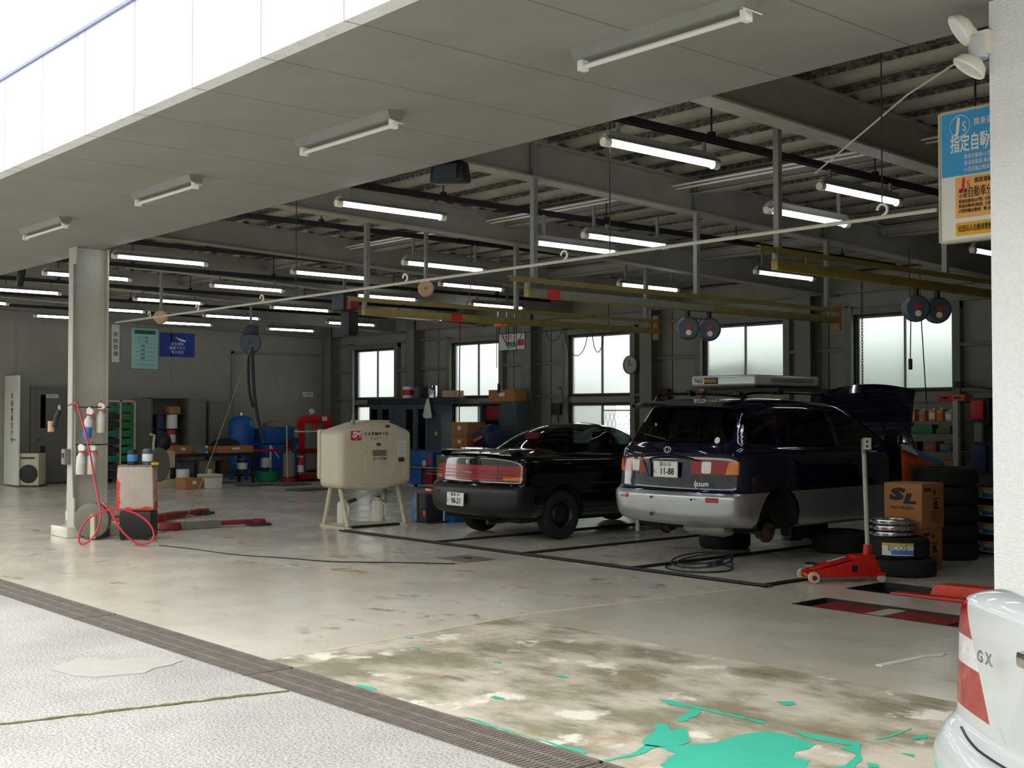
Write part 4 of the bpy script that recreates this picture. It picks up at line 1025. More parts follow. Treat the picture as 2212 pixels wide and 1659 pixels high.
# ------------------------------------------------------------------ oil tank on its stand
t = thing('oil_tank', 'beige oil tank with a red SM mark on an A-frame stand', 'oil tank', (-14.1, 9.66, 0))
Y0, Y1 = -.62, .58
hexa = [(Y0, .56), (0, .50), (Y1, .60), (Y1, 1.33), (.22, 1.46), (-.18, 1.46), (Y0, 1.34)]
m = MB(); m.prism([(-.26, a, b) for a, b in hexa], (.56, 0, 0)); m.obj('tank', 'cream', t, bev=.09, seg=4)
MB().bx(-.33, -.25, Y0+.01, Y0+.2, .66, 1.36).obj('rear_shell', 'cream', t, bev=.035)
m = MB(); m.tube(smooth([(.29, -.5, 1.25), (.3, -.52, .65), (.3, 0, .58), (.3, .5, .66), (.29, .5, 1.25)], 3), .006, 6); m.obj('front_bead', 'cream', t)
m = MB(); m.tube(smooth([(.301, -.22, 1.02), (.301, -.22, .72), (.301, .26, .68), (.301, .28, 1.0)], 3)+[Vector((.301, .28, 1.12)), Vector((.301, -.22, 1.12)), Vector((.301, -.22, 1.02))], .005, 6); m.obj('front_panel_bead', 'cream', t)
MB().bx(-.1, .2, -.2, .26, 1.455, 1.485).obj('top_lid', 'frame_cream', t, bev=.01)
MB().cyl((.1, -.28, 1.4), (.1, -.28, 1.56), .02, 10).cyl((.1, -.28, 1.56), (.1, -.28, 2.0), .012, 8).obj('vent_pipe', 'steel_grey', t)
for y in (Y0+.12, Y1-.12):
    for dx in (-.30, .30):
        MB().cyl((dx*.2-.02, y, .72 if True else 0), (dx, y, .03), .032, 10).obj('leg', 'frame_cream', t)
    MB().bx(-.37, .37, y-.03, y+.03, 0, .03).obj('skid', 'frame_cream', t, bev=.004)
MB().bx(.16, .22, Y0+.15, Y1-.15, .0, .03).bx(-.3, -.24, Y0+.15, Y1-.15, .0, .03).obj('base_rail', 'dark_steel', t)
MB().bx(-.26, .18, Y0+.16, Y1-.16, .032, .045).obj('base_plate', 'frame_cream', t)
m = MB(); m.cyl((.05, .28, .56), (.05, .28, .44), .03, 10).tube([(.05, .28, .46), (.05, .31, .42), (.05, .30, .36)], .022, 8).box((.1, .32, .47), (.03, .12, .02)); m.obj('tap', 'steel_grey', t)
o = MB().bx(.302, .306, -.46, -.29, 1.21, 1.34).obj('red_mark', 'print_red', t); text('SM', .11, 'print_white', o, (.308, -.375, 1.285), FX, bold=.004, shear=.2); text('OIL', .02, 'print_white', o, (.308, -.375, 1.225), FX)
text('トヨタSMオイル', .058, 'ink', t, (.304, -.04, 1.295), FX, sx=.98, bold=.001); text('ピュアー', .045, 'ink', t, (.304, -.04, 1.235), FX)
for y, z in ((.15, 1.40), (0, 1.15)): MB().bx(.302, .305, y-.035, y+.035, z-.018, z+.018).obj('small_label', 'print_brown', t)
o = MB().bx(.302, .306, -.12, .16, .88, 1.08).obj('window_label', 'beige_box', t); MB().bx(.306, .308, -.1, .13, .99, 1.07).obj('label_band', 'locker_grey', o); text('オイル交換', .045, 'ink', o, (.308, .015, .95), FX)
o = MB().bx(.302, .305, .32, .46, .98, 1.19).obj('notice', 'white', t)
for i in range(8): MB().bx(.305, .306, .335, .445, 1.165-i*.023, 1.170-i*.023).obj('print_line', 'locker_grey', o)
MB().bx(.302, .305, .34, .44, .90, .96).obj('small_label', 'print_brown', t)
def jug(x, y, lb, spout):
    t = thing('oil_jug', lb, 'jug', (x, y, .046), rnd.random(), 'white oil jugs under the tank')
    MB().lathe([(0, 0), (.085, 0), (.09, .02), (.088, .25), (.078, .29), (.05, .31), (.045, .33), (0, .33)], 24).obj('body', 'white_plastic', t)
    MB().tube([(.085, 0, .08), (.13, 0, .09), (.13, 0, .24), (.085, 0, .26)], .013, 8).obj('handle', 'white_plastic', t)
    if spout:
        t.rotation_euler[2] = 0
        MB().cyl((.03, .05, .29), (.12, .14, .34), .026, 10).obj('collar', 'black', t); MB().cyl((.1, .12, .33), (.24, .28, .43), .02, 10).obj('spout', 'cream', t)
    else: MB().lathe([(.04, .33), (.05, .335), (.03, .36), (0, .36)], 14).obj('cap', 'steel_grey', t)
jug(-14.22, 9.36, 'white oil jug with a long slanting spout under the tank', 1); jug(-14.22, 9.95, 'white oil jug with a side handle under the tank tap', 0)

# ------------------------------------------------------------------ grey column: spray bottles, hose, broom
def sprayer(x, y, z, lb, low, tilt):
    t = thing('spray_bottle', lb, 'spray bottle', (x, y, z), .5, 'spray bottles hooked on the grey column'); t.rotation_euler[1] = tilt
    MB().lathe([(0, 0), (.052, 0), (.056, .012), (.056, .13), (.054, .14), (0, .14)], 18).obj('liquid_half', low, t)
    MB().lathe([(.0535, .14), (.055, .145), (.052, .22), (.025, .27), (.02, .285), (0, .285)], 18).obj('bottle', 'clear_plastic', t)
    MB().lathe([(0, .285), (.026, .285), (.026, .30), (0, .30)], 14).obj('collar', 'red', t)
    MB().prism([(-.03, -.018, .30), (.045, -.018, .30), (.07, -.018, .33), (.06, -.018, .365), (-.01, -.018, .40), (-.04, -.018, .37)], (0, .036, 0)).obj('trigger_head', 'white', t, bev=.006)
    MB().prism([(-.045, -.019, .36), (.0, -.019, .405), (.02, -.019, .41), (-.03, -.019, .38)], (0, .038, 0)).prism([(.05, -.008, .31), (.065, -.008, .31), (.09, -.008, .25), (.08, -.008, .25)], (0, .016, 0)).obj('red_trigger', 'red', t)
mk('blue_liquid', (54, 122, 196), .25); mk('clear_liquid', (206, 206, 190), .25)
sprayer(-15.20, 6.1, 1.27, 'spray bottle half full of blue liquid, upper left of the four on the column', 'blue_liquid', .12)
sprayer(-15.17, 6.27, 1.33, 'spray bottle with a little blue liquid, upper right of the four on the column', 'clear_liquid', 0)
sprayer(-15.20, 6.02, .80, 'clear spray bottle, lower left of the four on the column', 'clear_liquid', .03)
sprayer(-15.17, 6.15, .80, 'clear spray bottle, lower right of the four on the column', 'clear_liquid', .03)
m = MB(); m.tube([(-15.3, 6.0, 1.66), (-15.12, 6.2, 1.66), (-15.2, 6.42, 1.66)], .008, 6).tube([(-15.3, 6.0, 1.18), (-15.1, 6.1, 1.18), (-15.15, 6.36, 1.18)], .008, 6)
tag(m.obj('bottle_hook', 'dark_steel'), 'pair of dark wire hooks holding the spray bottles on the column', 'hook')
t = thing('hose_nozzle', 'spray gun with a black grip hanging at the top of the red hose', 'hose nozzle', (-15.6, 5.9, 1.62))
MB().tube([(0, 0, 0), (-.02, -.03, -.1), (-.04, -.05, -.22)], .03, 10).obj('grip', 'black', t); MB().cyl((-.0, 0, 0), (.05, -.02, .07), .018, 10).obj('coupling', 'chrome', t)
MB().cyl((-.13, -.06, -.28), (-.13, -.06, -.14), .04, 14).obj('sprayer_cup', 'tan', t)
hp = [(-15.3, 5.9, 1.68), (-15.15, 5.94, 1.73), (-15.08, 5.95, 1.63), (-14.82, 5.96, 1.25), (-14.46, 5.91, 0.75), (-14.27, 5.89, 0.5), (-14.16, 5.87, 0.34), (-14.08, 5.8, 0.19), (-14.08, 5.7, 0.06), (-14.14, 5.62, 0.016), (-14.19, 5.6, 0.07), (-14.24, 5.65, 0.21), (-14.25, 5.77, 0.34), (-14.18, 5.91, 0.41), (-14.06, 6.06, 0.43), (-13.9, 6.2, 0.38), (-13.68, 6.28, 0.26), (-13.57, 6.28, 0.12), (-13.6, 6.23, 0.04), (-13.7, 6.14, 0.018), (-13.81, 6.04, 0.11), (-13.96, 5.99, 0.24), (-14.11, 5.97, 0.4), (-14.22, 5.93, 0.48), (-14.4, 5.98, 0.52), (-14.7, 6.1, .5)]
tag(MB().tube(smooth(hp, 3), .012, 8).obj('air_hose', 'hose_red'), 'red rubber hose hanging down the grey column in two loose loops', 'hose')
t = thing('floor_squeegee', 'floor squeegee with a wooden pole leaning beside the grey column', 'squeegee', (-15.98, 6.15, 0))
MB().cyl((0, 0, .05), (.02, .02, 1.32), .014, 8).obj('pole', 'tan', t); MB().cyl((0, 0, .02), (0, 0, .28), .02, 8).obj('socket', 'chrome', t); MB().box((-.05, 0, .02), (.4, .05, .04)).obj('blade', 'slate_dark', t, bev=.01)
t = thing('junction_box', 'small grey switch box fixed on the front of the grey column', 'box', (-15.5, 5.95, 1.02)); MB().box((0, 0, 0), (.12, .08, .2)).obj('box', 'locker_grey', t, bev=.01); MB().box((.0, -.045, .02), (.05, .012, .06)).obj('switch', 'black', t)
# compressor flywheel, cart with worn red tank
t = thing('air_compressor', 'small grey air compressor with a round housing at the foot of the column', 'compressor', (-14.95, 6.02, 0), .6)
MB().lathe([(0, -.07), (.2, -.07), (.22, -.04), (.22, .05), (.19, .07), (0, .07)], 32, Matrix.Translation((.1, -.04, .24)) @ Vector((.25, -.95, 0)).to_track_quat('Z', 'Y').to_matrix().to_4x4()).obj('flywheel_housing', 'locker_grey', t)
MB().box((.08, .05, .07), (.3, .2, .1)).obj('base', 'slate_dark', t, bev=.01); MB().box((.16, -.12, .17), (.06, .04, .3)).obj('bracket', 'beige_box', t); MB().box((-.02, .1, .26), (.2, .18, .26)).obj('motor', 'slate', t, bev=.04)
t = thing('drain_cart', 'black cart carrying a worn red and grey tank beside the column', 'cart', (-14.52, 6.50, 0), .85)
MB().bx(-.2, .2, -.15, .17, .03, .36).obj('base_tub', 'black', t, bev=.03)
MB().box((-.02, 0, .64), (.48, .22, .56), taper=(.94, 1)).obj('tank', 'red_worn', t, bev=.03)
for x in (-.15, .15): MB().cyl((x, -.17, .03), (x, -.14, .03), .03, 12).obj('caster', 'rubber', t)
MB().bx(-.24, .2, -.11, .11, .918, .93).obj('tray', 'steel_grey', t)
def can(name, x, y, z, r, h, mt, lb, cat, grp=None, lid='steel_grey', band=None):
    t = thing(name, lb, cat, (x, y, z), rnd.random()*3, grp)
    MB().lathe([(0, 0), (r, 0), (r, h*.97), (r*.96, h), (0, h)], 20).obj('body', mt, t)
    MB().lathe([(0, h), (r*.75, h), (r*.75, h+.012), (0, h+.012)], 16).obj('lid', lid, t)
    if band: MB().lathe([(r+.001, h*.25), (r+.002, h*.26), (r+.002, h*.72), (r+.001, h*.73)], 20).obj('label_band', band, t)
    return t
can('oil_can', -14.58, 6.44, .931, .06, .18, 'black', 'black can with a blue and white label on the red and grey tank', 'can', 'cans on the cart', 'black', 'blue_light')
can('oil_can', -14.46, 6.585, .931, .065, .19, 'slate', 'grey can with a shiny side on the red and grey tank', 'can', 'cans on the cart', 'steel_grey', 'clear_plastic')
tag(MB().bx(-14.40, -14.33, 6.60, 6.68, .931, .965).obj('rag', 'yellow', bev=.01), 'small yellow rag on the red and grey tank', 'rag')

# red floor lift arms
def liftarm(x0, y0, x1, y1, lb, white):
    t = thing('vehicle_lift', lb, 'lift arm', (x0, y0, 0), math.atan2(y1-y0, x1-x0), 'red lift arms lying on the floor'); L = math.hypot(x1-x0, y1-y0)
    MB().bx(.1, L*.5, -.09, .09, .02, .10).obj('outer_arm', 'locker_grey' if white else 'red_dark', t, bev=.01)
    MB().bx(L*.45, L*.85, -.065, .065, .03, .09).obj('inner_arm', 'red_dark', t, bev=.008)
    MB().lathe([(0, 0), (.16, 0), (.18, .03), (.16, .1), (.06, .11), (0, .11)], 20).obj('hub', 'red_dark', t)
    MB().lathe([(0, .01), (.1, .01), (.11, .06), (.09, .09), (0, .09)], 20, Matrix.Translation((L*.9, 0, 0))).obj('pad', 'red_dark', t)
    MB().box((L*.9, 0, .02), (.3, .26, .04)).obj('pad_base', 'slate_dark', t, bev=.01)
liftarm(-16.7, 7.72, -17.45, 8.95, 'red lift arm lying on the floor behind the cart, farther one', 0); liftarm(-15.35, 7.3, -15.15, 8.7, 'white and red lift arm lying on the floor, nearer one', 1)
tag(MB().bx(-17.5, -16.95, 7.3, 7.8, .0, .05).obj('lift_plate', 'red_dark', bev=.01), 'flat red lift plate on the floor beside the worn red tank', 'lift plate')

# ------------------------------------------------------------------ left wall things
t = thing('price_chart', 'pale teal chart board with black rows on the left end wall', 'chart', (XL+.024, 12.33, 3.12)); MB().bx(-.02, .02, -.33, .33, -.48, .48).obj('board', 'chart_teal', t, bev=.005)
o = MB().bx(.021, .023, -.27, .27, .34, .44).obj('heading', 'teal', t); text('整備料金表', .085, 'ink', o, (.025, 0, .385), FX)
for i in range(7): MB().bx(.021, .023, -.26, .24, .22-i*.1, .225-i*.1).obj('ruled_line', 'ink', t); 
for i, s in enumerate(('オイル交換', 'タイヤ交換', '車検', '点検', '板金', '洗車')): text(s, .055, 'ink', t, (.0245, -.06, .265-i*.1), FX)
t = thing('blue_poster', 'blue poster with a white figure and lettering on the left end wall', 'poster', (XL+.007, 13.17, 3.24)); MB().bx(-.005, .005, -.45, .45, -.29, .29).obj('sheet', 'poster_blue', t)
MB().prism([(.007, -.06, .2), (.007, .08, .15), (.007, .22, .12), (.007, .2, .07), (.007, .06, .1), (.007, -.02, .16)], (.002, 0, 0)).obj('white_figure', 'print_white', t)
for s, z in (('安全運転', .02), ('整備で守る', -.08), ('車の安全', -.18)): text(s, .085, 'print_white', t, (.008, 0, z), FX)
t = thing('banner_strip', 'narrow white banner with a curl of cloth behind the grey column', 'banner', (XL+.01, 11.62, 3.22)); MB().bx(-.01, .01, -.09, .09, -.44, .44).obj('cloth', 'white', t)
for i, s in enumerate('車検整備'): text(s, .13, 'ink', t, (.012, 0, .2-i*.15), FX)
t = thing('small_notice', 'small white notice on the left end wall above the red press', 'sign', (XL+.005, 16.85, 2.08)); MB().bx(-.005, .005, -.15, .15, -.06, .06).obj('sheet', 'white', t); text('火気厳禁', .06, 'ink', t, (.007, 0, 0), FX)
t = thing('stove', 'white kerosene heater with a round black front beside the open door', 'heater', (-26.5, 9.42, 0), .85)
MB().bx(-.24, .24, -.2, .2, 0.03, .72).obj('case', 'beige_box', t, bev=.02); MB().lathe([(0, 0), (.2, 0), (.2, .015), (.17, .02), (0, .005)], 24, Matrix.Translation((.02, -.2, .28)) @ Matrix.Rotation(PI/2, 4, 'X')).obj('fan_grille', 'black', t)
MB().box((0, -.205, .62), (.3, .012, .04)).obj('control_strip', 'slate_dark', t); MB().bx(-.26, .26, -.22, .22, 0, .03).obj('foot', 'slate_dark', t)
# green drawer rack
t = thing('parts_rack', 'dark parts rack with green drawers behind the grey column', 'rack', (-26.75, 11.28, 0))
m = MB(); 
for y in (-.45, .16, .5): m.bx(-.2, .2, y-.02, y+.02, 0, 1.88)
m.bx(-.2, .2, -.45, .5, 1.84, 1.88); m.obj('frame', 'beige_box', t)
for k in range(9):
    z = .1+k*.19
    MB().bx(-.2, .19, -.43, .48, z, z+.012).obj('shelf', 'steel_grey', t)
    for a_, b_, mt in ((-.42, -.15, 'slate_dark'), (-.13, .13, 'teal' if k % 3 == 2 else 'slate_dark'), (.19, .47, 'green' if k in (5, 6, 7) else 'teal')): MB().bx(-.15, .205, a_, b_, z+.014, z+.14).obj('drawer', mt, t, bev=.005)
# steel cabinet, doors open
t = thing('steel_cabinet', 'grey steel cabinet with both doors open against the left end wall', 'cabinet', (-26.95, 12.72, 0))
m = MB(); m.bx(-.3, .25, -.47, -.45, 0, 1.95); m.bx(-.3, .25, .45, .47, 0, 1.95); m.bx(-.3, .25, -.47, .47, 1.93, 1.95); m.bx(-.3, -.28, -.47, .47, 0, 1.95)
m.obj('body', 'locker_grey', t)
for z in (.1, .78, 1.2, 1.55): MB().bx(-.28, .24, -.45, .45, z, z+.02).obj('shelf', 'slate_dark', t)
for s in (-1, 1): MB().box((.255, s*.69, 1.0), (.02, .42, 1.86), s*-.1).obj('door', 'locker_grey', t, bev=.004)
can('paint_tin', -26.82, 12.78, .80, .12, .38, 'red', 'red and white tin on the middle shelf of the open steel cabinet', 'tin', 'tins in the steel cabinet', 'steel_grey', 'white')
can('paint_tin', -26.80, 12.80, 1.22, .13, .33, 'white', 'large white tin on the upper shelf of the open steel cabinet', 'tin', 'tins in the steel cabinet')
can('paint_tin', -26.82, 12.5, .80, .11, .36, 'blue_dark', 'dark blue tin on the middle shelf of the open steel cabinet', 'tin', 'tins in the steel cabinet')
can('paint_tin', -26.82, 12.5, 1.22, .11, .3, 'blue_dark', 'dark blue tin on the upper shelf of the open steel cabinet', 'tin', 'tins in the steel cabinet')
tag(MB().bx(-26.95, -26.7, 12.7, 12.98, 1.57, 1.74).obj('brown_parcel', 'card', bev=.02), 'brown parcel on the top shelf of the open steel cabinet', 'box')
t = thing('grey_board', 'tall grey locker beside the open steel cabinet', 'locker', (-27.0, 14.08, 0)); MB().bx(-.25, .25, -.34, .36, 0, 1.88).obj('body', 'locker_grey', t, bev=.006)
MB().bx(.25, .262, -.32, .34, .06, 1.84).obj('door', 'locker_grey', t, bev=.003); MB().bx(.262, .275, .2, .23, .95, 1.08).obj('handle', 'chrome', t)
# workbench
t = thing('workbench', 'long dark steel workbench in front of the left end wall', 'workbench', (-24.95, 12.8, 0))
MB().bx(-.4, .36, -1.05, 1.05, .62, .69).obj('top', 'black', t, bev=.01)
for x in (-.34, .3):
    for y in (-.97, .97): MB().bx(x-.03, x+.03, y-.03, y+.03, 0, .62).obj('leg', 'black', t)
MB().bx(-.36, .32, -1., 1., .2, .23).obj('lower_shelf', 'slate_dark', t)
def carton(name, x, y, z, dx, dy, dz, rz, mt, lb, grp=None, lid=None, open_=False):
    t = thing(name, lb, 'box', (x, y, z), rz, grp); MB().bx(-dx/2, dx/2, -dy/2, dy/2, 0, dz).obj('carton', mt, t, bev=.006)
    MB().bx(-dx/2, dx/2, -.02, .02, dz, dz+.0015).obj('tape', 'tan', t)
    MB().bx(dx/2, dx/2+.002, -dy*.1, dy*.12, dz*.45, dz*.75).obj('paper_label', 'white', t)
    return t
carton('parts_box', -24.85, 12.03, .69, .4, .5, .18, .1, 'card', 'shallow brown box with a red print at the left end of the workbench', 'boxes on the workbench')
tag(MB().bx(-24.9, -24.6, 12.3, 12.55, .69, .86).obj('parts_tray', 'locker_grey', bev=.01), 'grey plastic tray beside the shallow box on the workbench', 'tray')
can('spray_can', -24.68, 12.62, .69, .035, .17, 'white', 'white and blue spray can in the middle of the workbench', 'can', None, 'blue', 'blue_light')
carton('parts_box', -24.9, 13.3, .69, .6, .9, .16, 0, 'card', 'wide flat brown box at the right end of the workbench', 'boxes on the workbench')
t = thing('rubber_cover', 'black domed rubber cover lying on the wide flat box', 'cover', (-24.9, 13.2, .853)); MB().lathe([(0, .0), (.36, 0), (.33, .07), (.25, .12), (.12, .155), (0, .16)], 28, Matrix.Diagonal((.7, 1, 1, 1))).obj('dome', 'rubber', t); MB().lathe([(.25, .002), (.4, .002), (.4, .012), (.25, .03)], 20, Matrix.Diagonal((.7, 1, 1, 1))).obj('brim', 'rubber', t)
for x, y, dx, dy, dz, mt, lb in ((-24.9, 12.2, .4, .3, .28, 'slate', 'dark grey crate on the lower shelf of the workbench, left'), (-24.9, 12.65, .4, .4, .3, 'locker_grey', 'pale grey crate on the lower shelf of the workbench, middle'), (-24.85, 13.1, .35, .25, .28, 'rust', 'rusty brown crate on the lower shelf of the workbench, right')):
    t = thing('crate', lb, 'crate', (x, y, .23), 0, 'crates under the workbench'); MB().bx(-dx/2, dx/2, -dy/2, dy/2, 0, dz).obj('body', mt, t, bev=.01); MB().bx(-dx/2-.01, dx/2+.01, -dy/2-.01, dy/2+.01, dz-.04, dz-.01).obj('rim', mt, t)
can('bucket', -24.85, 13.6, .23, .12, .3, 'blue_dark', 'white and dark blue bucket on the lower shelf of the workbench', 'bucket', None, 'white', 'white')
t = carton('parts_carton', -23.45, 11.6, 0, .4, .42, .23, .1, 'card', 'brown carton with a white label on the floor before the workbench', 'cartons')
t = thing('white_pail', 'white pail with pinkish print on the floor before the workbench', 'pail', (-23.4, 12.05, 0)); MB().box((0, 0, .15), (.38, .36, .3), taper=(1.08, 1.08)).obj('body', 'white_plastic', t, bev=.02); MB().box((.0, 0, .25), (.415, .395, .06)).obj('pink_band', 'pale_grey', t, bev=.01); MB().lathe([(0, .3), (.06, .3), (.05, .4), (0, .41)], 14).obj('cork', 'tan', t)
# wheel balancer
t = thing('wheel_balancer', 'pale grey wheel balancer with an oval guard left of the workbench', 'wheel balancer', (-24.3, 11.25, 0), .15)
MB().bx(-.3, .3, -.22, .36, 0, .18).bx(-.2, .25, -.15, .2, .18, .42).obj('base', 'beige_box', t, bev=.02)
MB().lathe([(0, -.05), (.3, -.05), (.33, -.02), (.33, .02), (.3, .05), (0, .05)], 28, Matrix.Translation((.28, -.1, .5)) @ Matrix.Rotation(PI/2, 4, 'Y') @ Matrix.Diagonal((1.1, .75, 1, 1))).obj('guard', 'locker_grey', t)
MB().tube([(.1, -.12, .42), (.1, -.12, .95), (.1, -.1, 1.12), (.1, -.2, 1.14)], .03, 8).obj('arm', 'beige_box', t); MB().bx(-.15, .28, .08, .3, .42, .78).obj('case', 'beige_box', t, bev=.03)
can('bucket', -23.95, 11.7, .19, .14, .2, 'white', 'small white bucket standing on the balancer foot', 'bucket')
t = thing('rubber_cover', 'black rounded cover standing on the balancer case', 'cover', (-24.4, 11.5, .782)); MB().sph((0, 0, .197), .14, (1, 1, 1.4)).obj('dome', 'black', t)
# tank, parts washer, press, basin
t = thing('air_tank', 'tall bright blue air tank behind the workbench', 'tank', (-25.9, 14.15, 0)); MB().lathe([(0, .2), (.2, .22), (.3, .34), (.305, .4), (.305, 1.26), (.29, 1.4), (.2, 1.5), (.05, 1.53), (0, 1.53)], 30).obj('vessel', 'blue', t); MB().cyl((0, 0, 1.52), (0, 0, 1.6), .04, 10).obj('valve', 'chrome', t)
for a_ in (0, 2.1, 4.2): MB().bx(-.03, .03, -.03, .03, 0, .3).obj('foot', 'blue', t, (.22*math.cos(a_), .22*math.sin(a_), 0))
t = thing('parts_washer', 'blue parts washer cabinet with a round lid left of the red press', 'parts washer', (-25.8, 15.12, 0))
MB().bx(-.35, .33, -.55, .55, 0, .84).obj('body', 'blue', t, bev=.02); MB().bx(-.35, .33, -.55, .55, .86, 1.22).obj('upper_body', 'blue', t, bev=.03)
MB().lathe([(0, 0), (.36, 0), (.4, .02), (.4, .08), (.33, .14), (0, .17)], 28, Matrix.Translation((0, 0, 1.24))).obj('lid', 'steel_grey', t); MB().bx(.331, .335, .22, .36, 1.0, 1.2).obj('notice', 'pale_grey', t); MB().bx(.331, .335, .3, .48, .5, .78).obj('notice', 'pale_grey', t)
t = thing('shop_press', 'red hydraulic press with a gauge and white cross bar beside the oil tank', 'press', (-25.0, 15.62, 0))
for y in (-.36, .36): MB().bx(-.06, .06, y-.045, y+.045, 0, 1.3).obj('upright', 'red', t)
MB().prism([(-.09, -.45, 1.22), (-.09, -.42, 1.44), (-.09, -.3, 1.54), (-.09, .3, 1.54), (-.09, .42, 1.44), (-.09, .45, 1.22), (-.09, .34, 1.22), (-.09, .3, 1.34), (-.09, -.3, 1.34), (-.09, -.34, 1.22)], (.18, 0, 0)).obj('head', 'red', t, bev=.01)
MB().cyl((0, 0, 1.08), (0, 0, 1.36), .06, 14).obj('ram', 'red', t); MB().cyl((0, -.1, 1.55), (0, -.1, 1.58), .015, 8).lathe([(0, -.03), (.06, -.03), (.06, .03), (0, .03)], 18, Matrix.Translation((.03, -.1, 1.63)) @ Matrix.Rotation(PI/2, 4, 'Y')).obj('gauge', 'white', t)
MB().bx(-.1, .1, -.5, .4, 1.13, 1.165).obj('cross_bar', 'white', t); MB().bx(-.12, .12, -.42, .42, .62, .74).obj('bed', 'red_dark', t); MB().bx(-.3, .3, -.5, .5, 0, .08).obj('base', 'red_dark', t)
MB().bx(.091, .094, .16, .3, 1.4, 1.5).obj('name_plate', 'white', t); m = MB(); m.cyl((.1, -.3, .1), (.1, -.1, 1.1), .015, 8); m.cyl((.1, .0, .1), (.1, .1, 1.1), .015, 8); m.obj('pump_bar', 'locker_grey', t)
t = thing('wash_basin', 'round green plastic basin on a stand in front of the parts washer', 'basin', (-24.75, 14.2, 0)); MB().lathe([(0, .02), (.26, .02), (.3, .22), (.31, .24), (.29, .23), (.25, .05), (0, .05)], 28).obj('basin', 'teal', t)
for a_ in range(4): MB().cyl((.2*math.cos(a_*1.57), .2*math.sin(a_*1.57), 0), (.2*math.cos(a_*1.57), .2*math.sin(a_*1.57), .03), .03, 8).obj('caster', 'rubber', t)
t = thing('oil_drainer', 'white drain stand with a red top standing in the green basin', 'drain stand', (-24.75, 14.28, .05)); MB().cyl((0, 0, 0), (0, 0, .78), .025, 10).obj('stem', 'white_plastic', t); MB().bx(-.04, .04, -.5, .24, .64, .7).obj('red_bar', 'red', t, bev=.01); MB().lathe([(0, .24), (.24, .25), (.25, .27), (0, .26)], 20).obj('tray', 'slate_dark', t); MB().cyl((0, .02, .76), (.05, .2, .48), .012, 6).obj('stay', 'white_plastic', t); MB().bx(-.08, .06, -.22, -.04, .27, .5).obj('white_bottle', 'white_plastic', t, bev=.03)
t = thing('grease_pump', 'grey grease drum with a tall handle and coiled red hose', 'grease pump', (-24.3, 14.5, 0)); MB().lathe([(0, .12), (.14, .12), (.14, .62), (.12, .66), (0, .68)], 20).obj('drum', 'steel_grey', t); MB().cyl((.1, -.1, .1), (.1, -.12, 1.3), .016, 8).obj('handle', 'frame_cream', t); MB().lathe([(0, .0), (.2, 0), (.2, .1), (0, .12)], 20).obj('base', 'red_dark', t)
m = MB()
for k in range(5): m.tube(arc((0, 0, .74+k*.06), .1, 0, 2*PI, 18, (1, 0, 0), (0, 1, .15))[:-1], .02, 6, True)
m.obj('hose_coil', 'rust', t); MB().lathe([(0, .68), (.07, .68), (.05, .78), (0, .8)], 12).obj('cap', 'yellow', t)
t = thing('red_extinguisher', 'red fire extinguisher on the floor beside the grease drum', 'fire extinguisher', (-24.25, 14.78, .02)); MB().lathe([(0, .1), (.075, .1), (.075, .44), (.05, .52), (.03, .54), (0, .54)], 20).obj('cylinder', 'red', t); MB().bx(-.03, .08, -.02, .02, .54, .58).obj('lever', 'white', t); MB().lathe([(.0765, .2), (.0765, .36)], 20).obj('label', 'white', t); MB().bx(-.08, .08, -.08, .08, 0, .1).obj('stand', 'red_dark', t)
t = thing('red_toolbase', 'low red wheeled tool base on the floor under the press', 'tool base', (-24.4, 15.2, 0)); MB().bx(-.25, .25, -.5, .5, .06, .18).obj('body', 'red_dark', t, bev=.02)
for x in (-.2, .2):
    for y in (-.42, .42): MB().cyl((x, y-.02, .04), (x, y+.02, .04), .04, 10).obj('caster', 'rubber', t)
mk('mat_grey', (86, 84, 84), .9)
for x, y, rz, lb in ((-23.5, 13.2, .2, 'flat grey floor mat in front of the green basin'), (-23.2, 13.9, .1, 'flat grey floor mat in front of the grease drum'), (-21.4, 13.2, .15, 'flat grey floor mat left of the oil tank legs')):
    tag(MB().box((0, 0, .02), (.5, .75, .04)).obj('floor_mat', 'mat_grey', loc=(x, y, 0), rot=(0, 0, rz), bev=.015), lb, 'mat', 'grey mats on the far floor')
tag(MB().tube(smooth([(-16, 8.9, 2.6), (-15.8, 8.3, 1.3), (-15.3, 7.5, .02), (-15.2, 7.3, .012), (-14.7, 6.6, .012), (-14.0, 6.5, .012)], 2), .006, 6).obj('hanging_rope', 'yellow_cord'), 'yellowish cord slanting from the ceiling down to the floor by the lift arms', 'cord')
def hang(name, x, y, z, mt, lb, cat, hoses=False, r=.2):
    t = thing(name, lb, cat, (x, y, z)); mx = Vector((.78, -.62, 0)).to_track_quat('Z', 'Y').to_matrix().to_4x4()
    MB().lathe([(0, -.06), (r*.85, -.06), (r, -.03), (r, .03), (r*.85, .06), (r*.2, .06), (r*.2, .03), (0, .03)], 26, mx).obj('reel', mt, t); MB().bx(-.02, .02, -.02, .02, r*.9, ZT(y)-z).obj('hanger', 'steel_grey', t)
    if hoses:
        MB().tube(smooth([(-.08, 0, -.1), (-.1, 0, -.9), (.02, .05, -1.3)], 2), .03, 8).tube(smooth([(.06, 0, -.1), (.08, .04, -1.2), (.18, .2, -2.0)], 2), .035, 8).obj('hose', 'cable_dark', t); MB().bx(-.15, .15, -.1, .1, r*.7, r*1.6).obj('housing', 'slate_dark', t, bev=.03)
    return t
hang('cord_reel', -18.2, 8.5, 3.13, 'tan', 'tan disc shaped cord reel above the teal chart', 'reel', r=.11); hang('cord_reel', -11.85, 9.0, 3.12, 'tan', 'tan disc shaped cord reel above the black sedan', 'reel', r=.1)
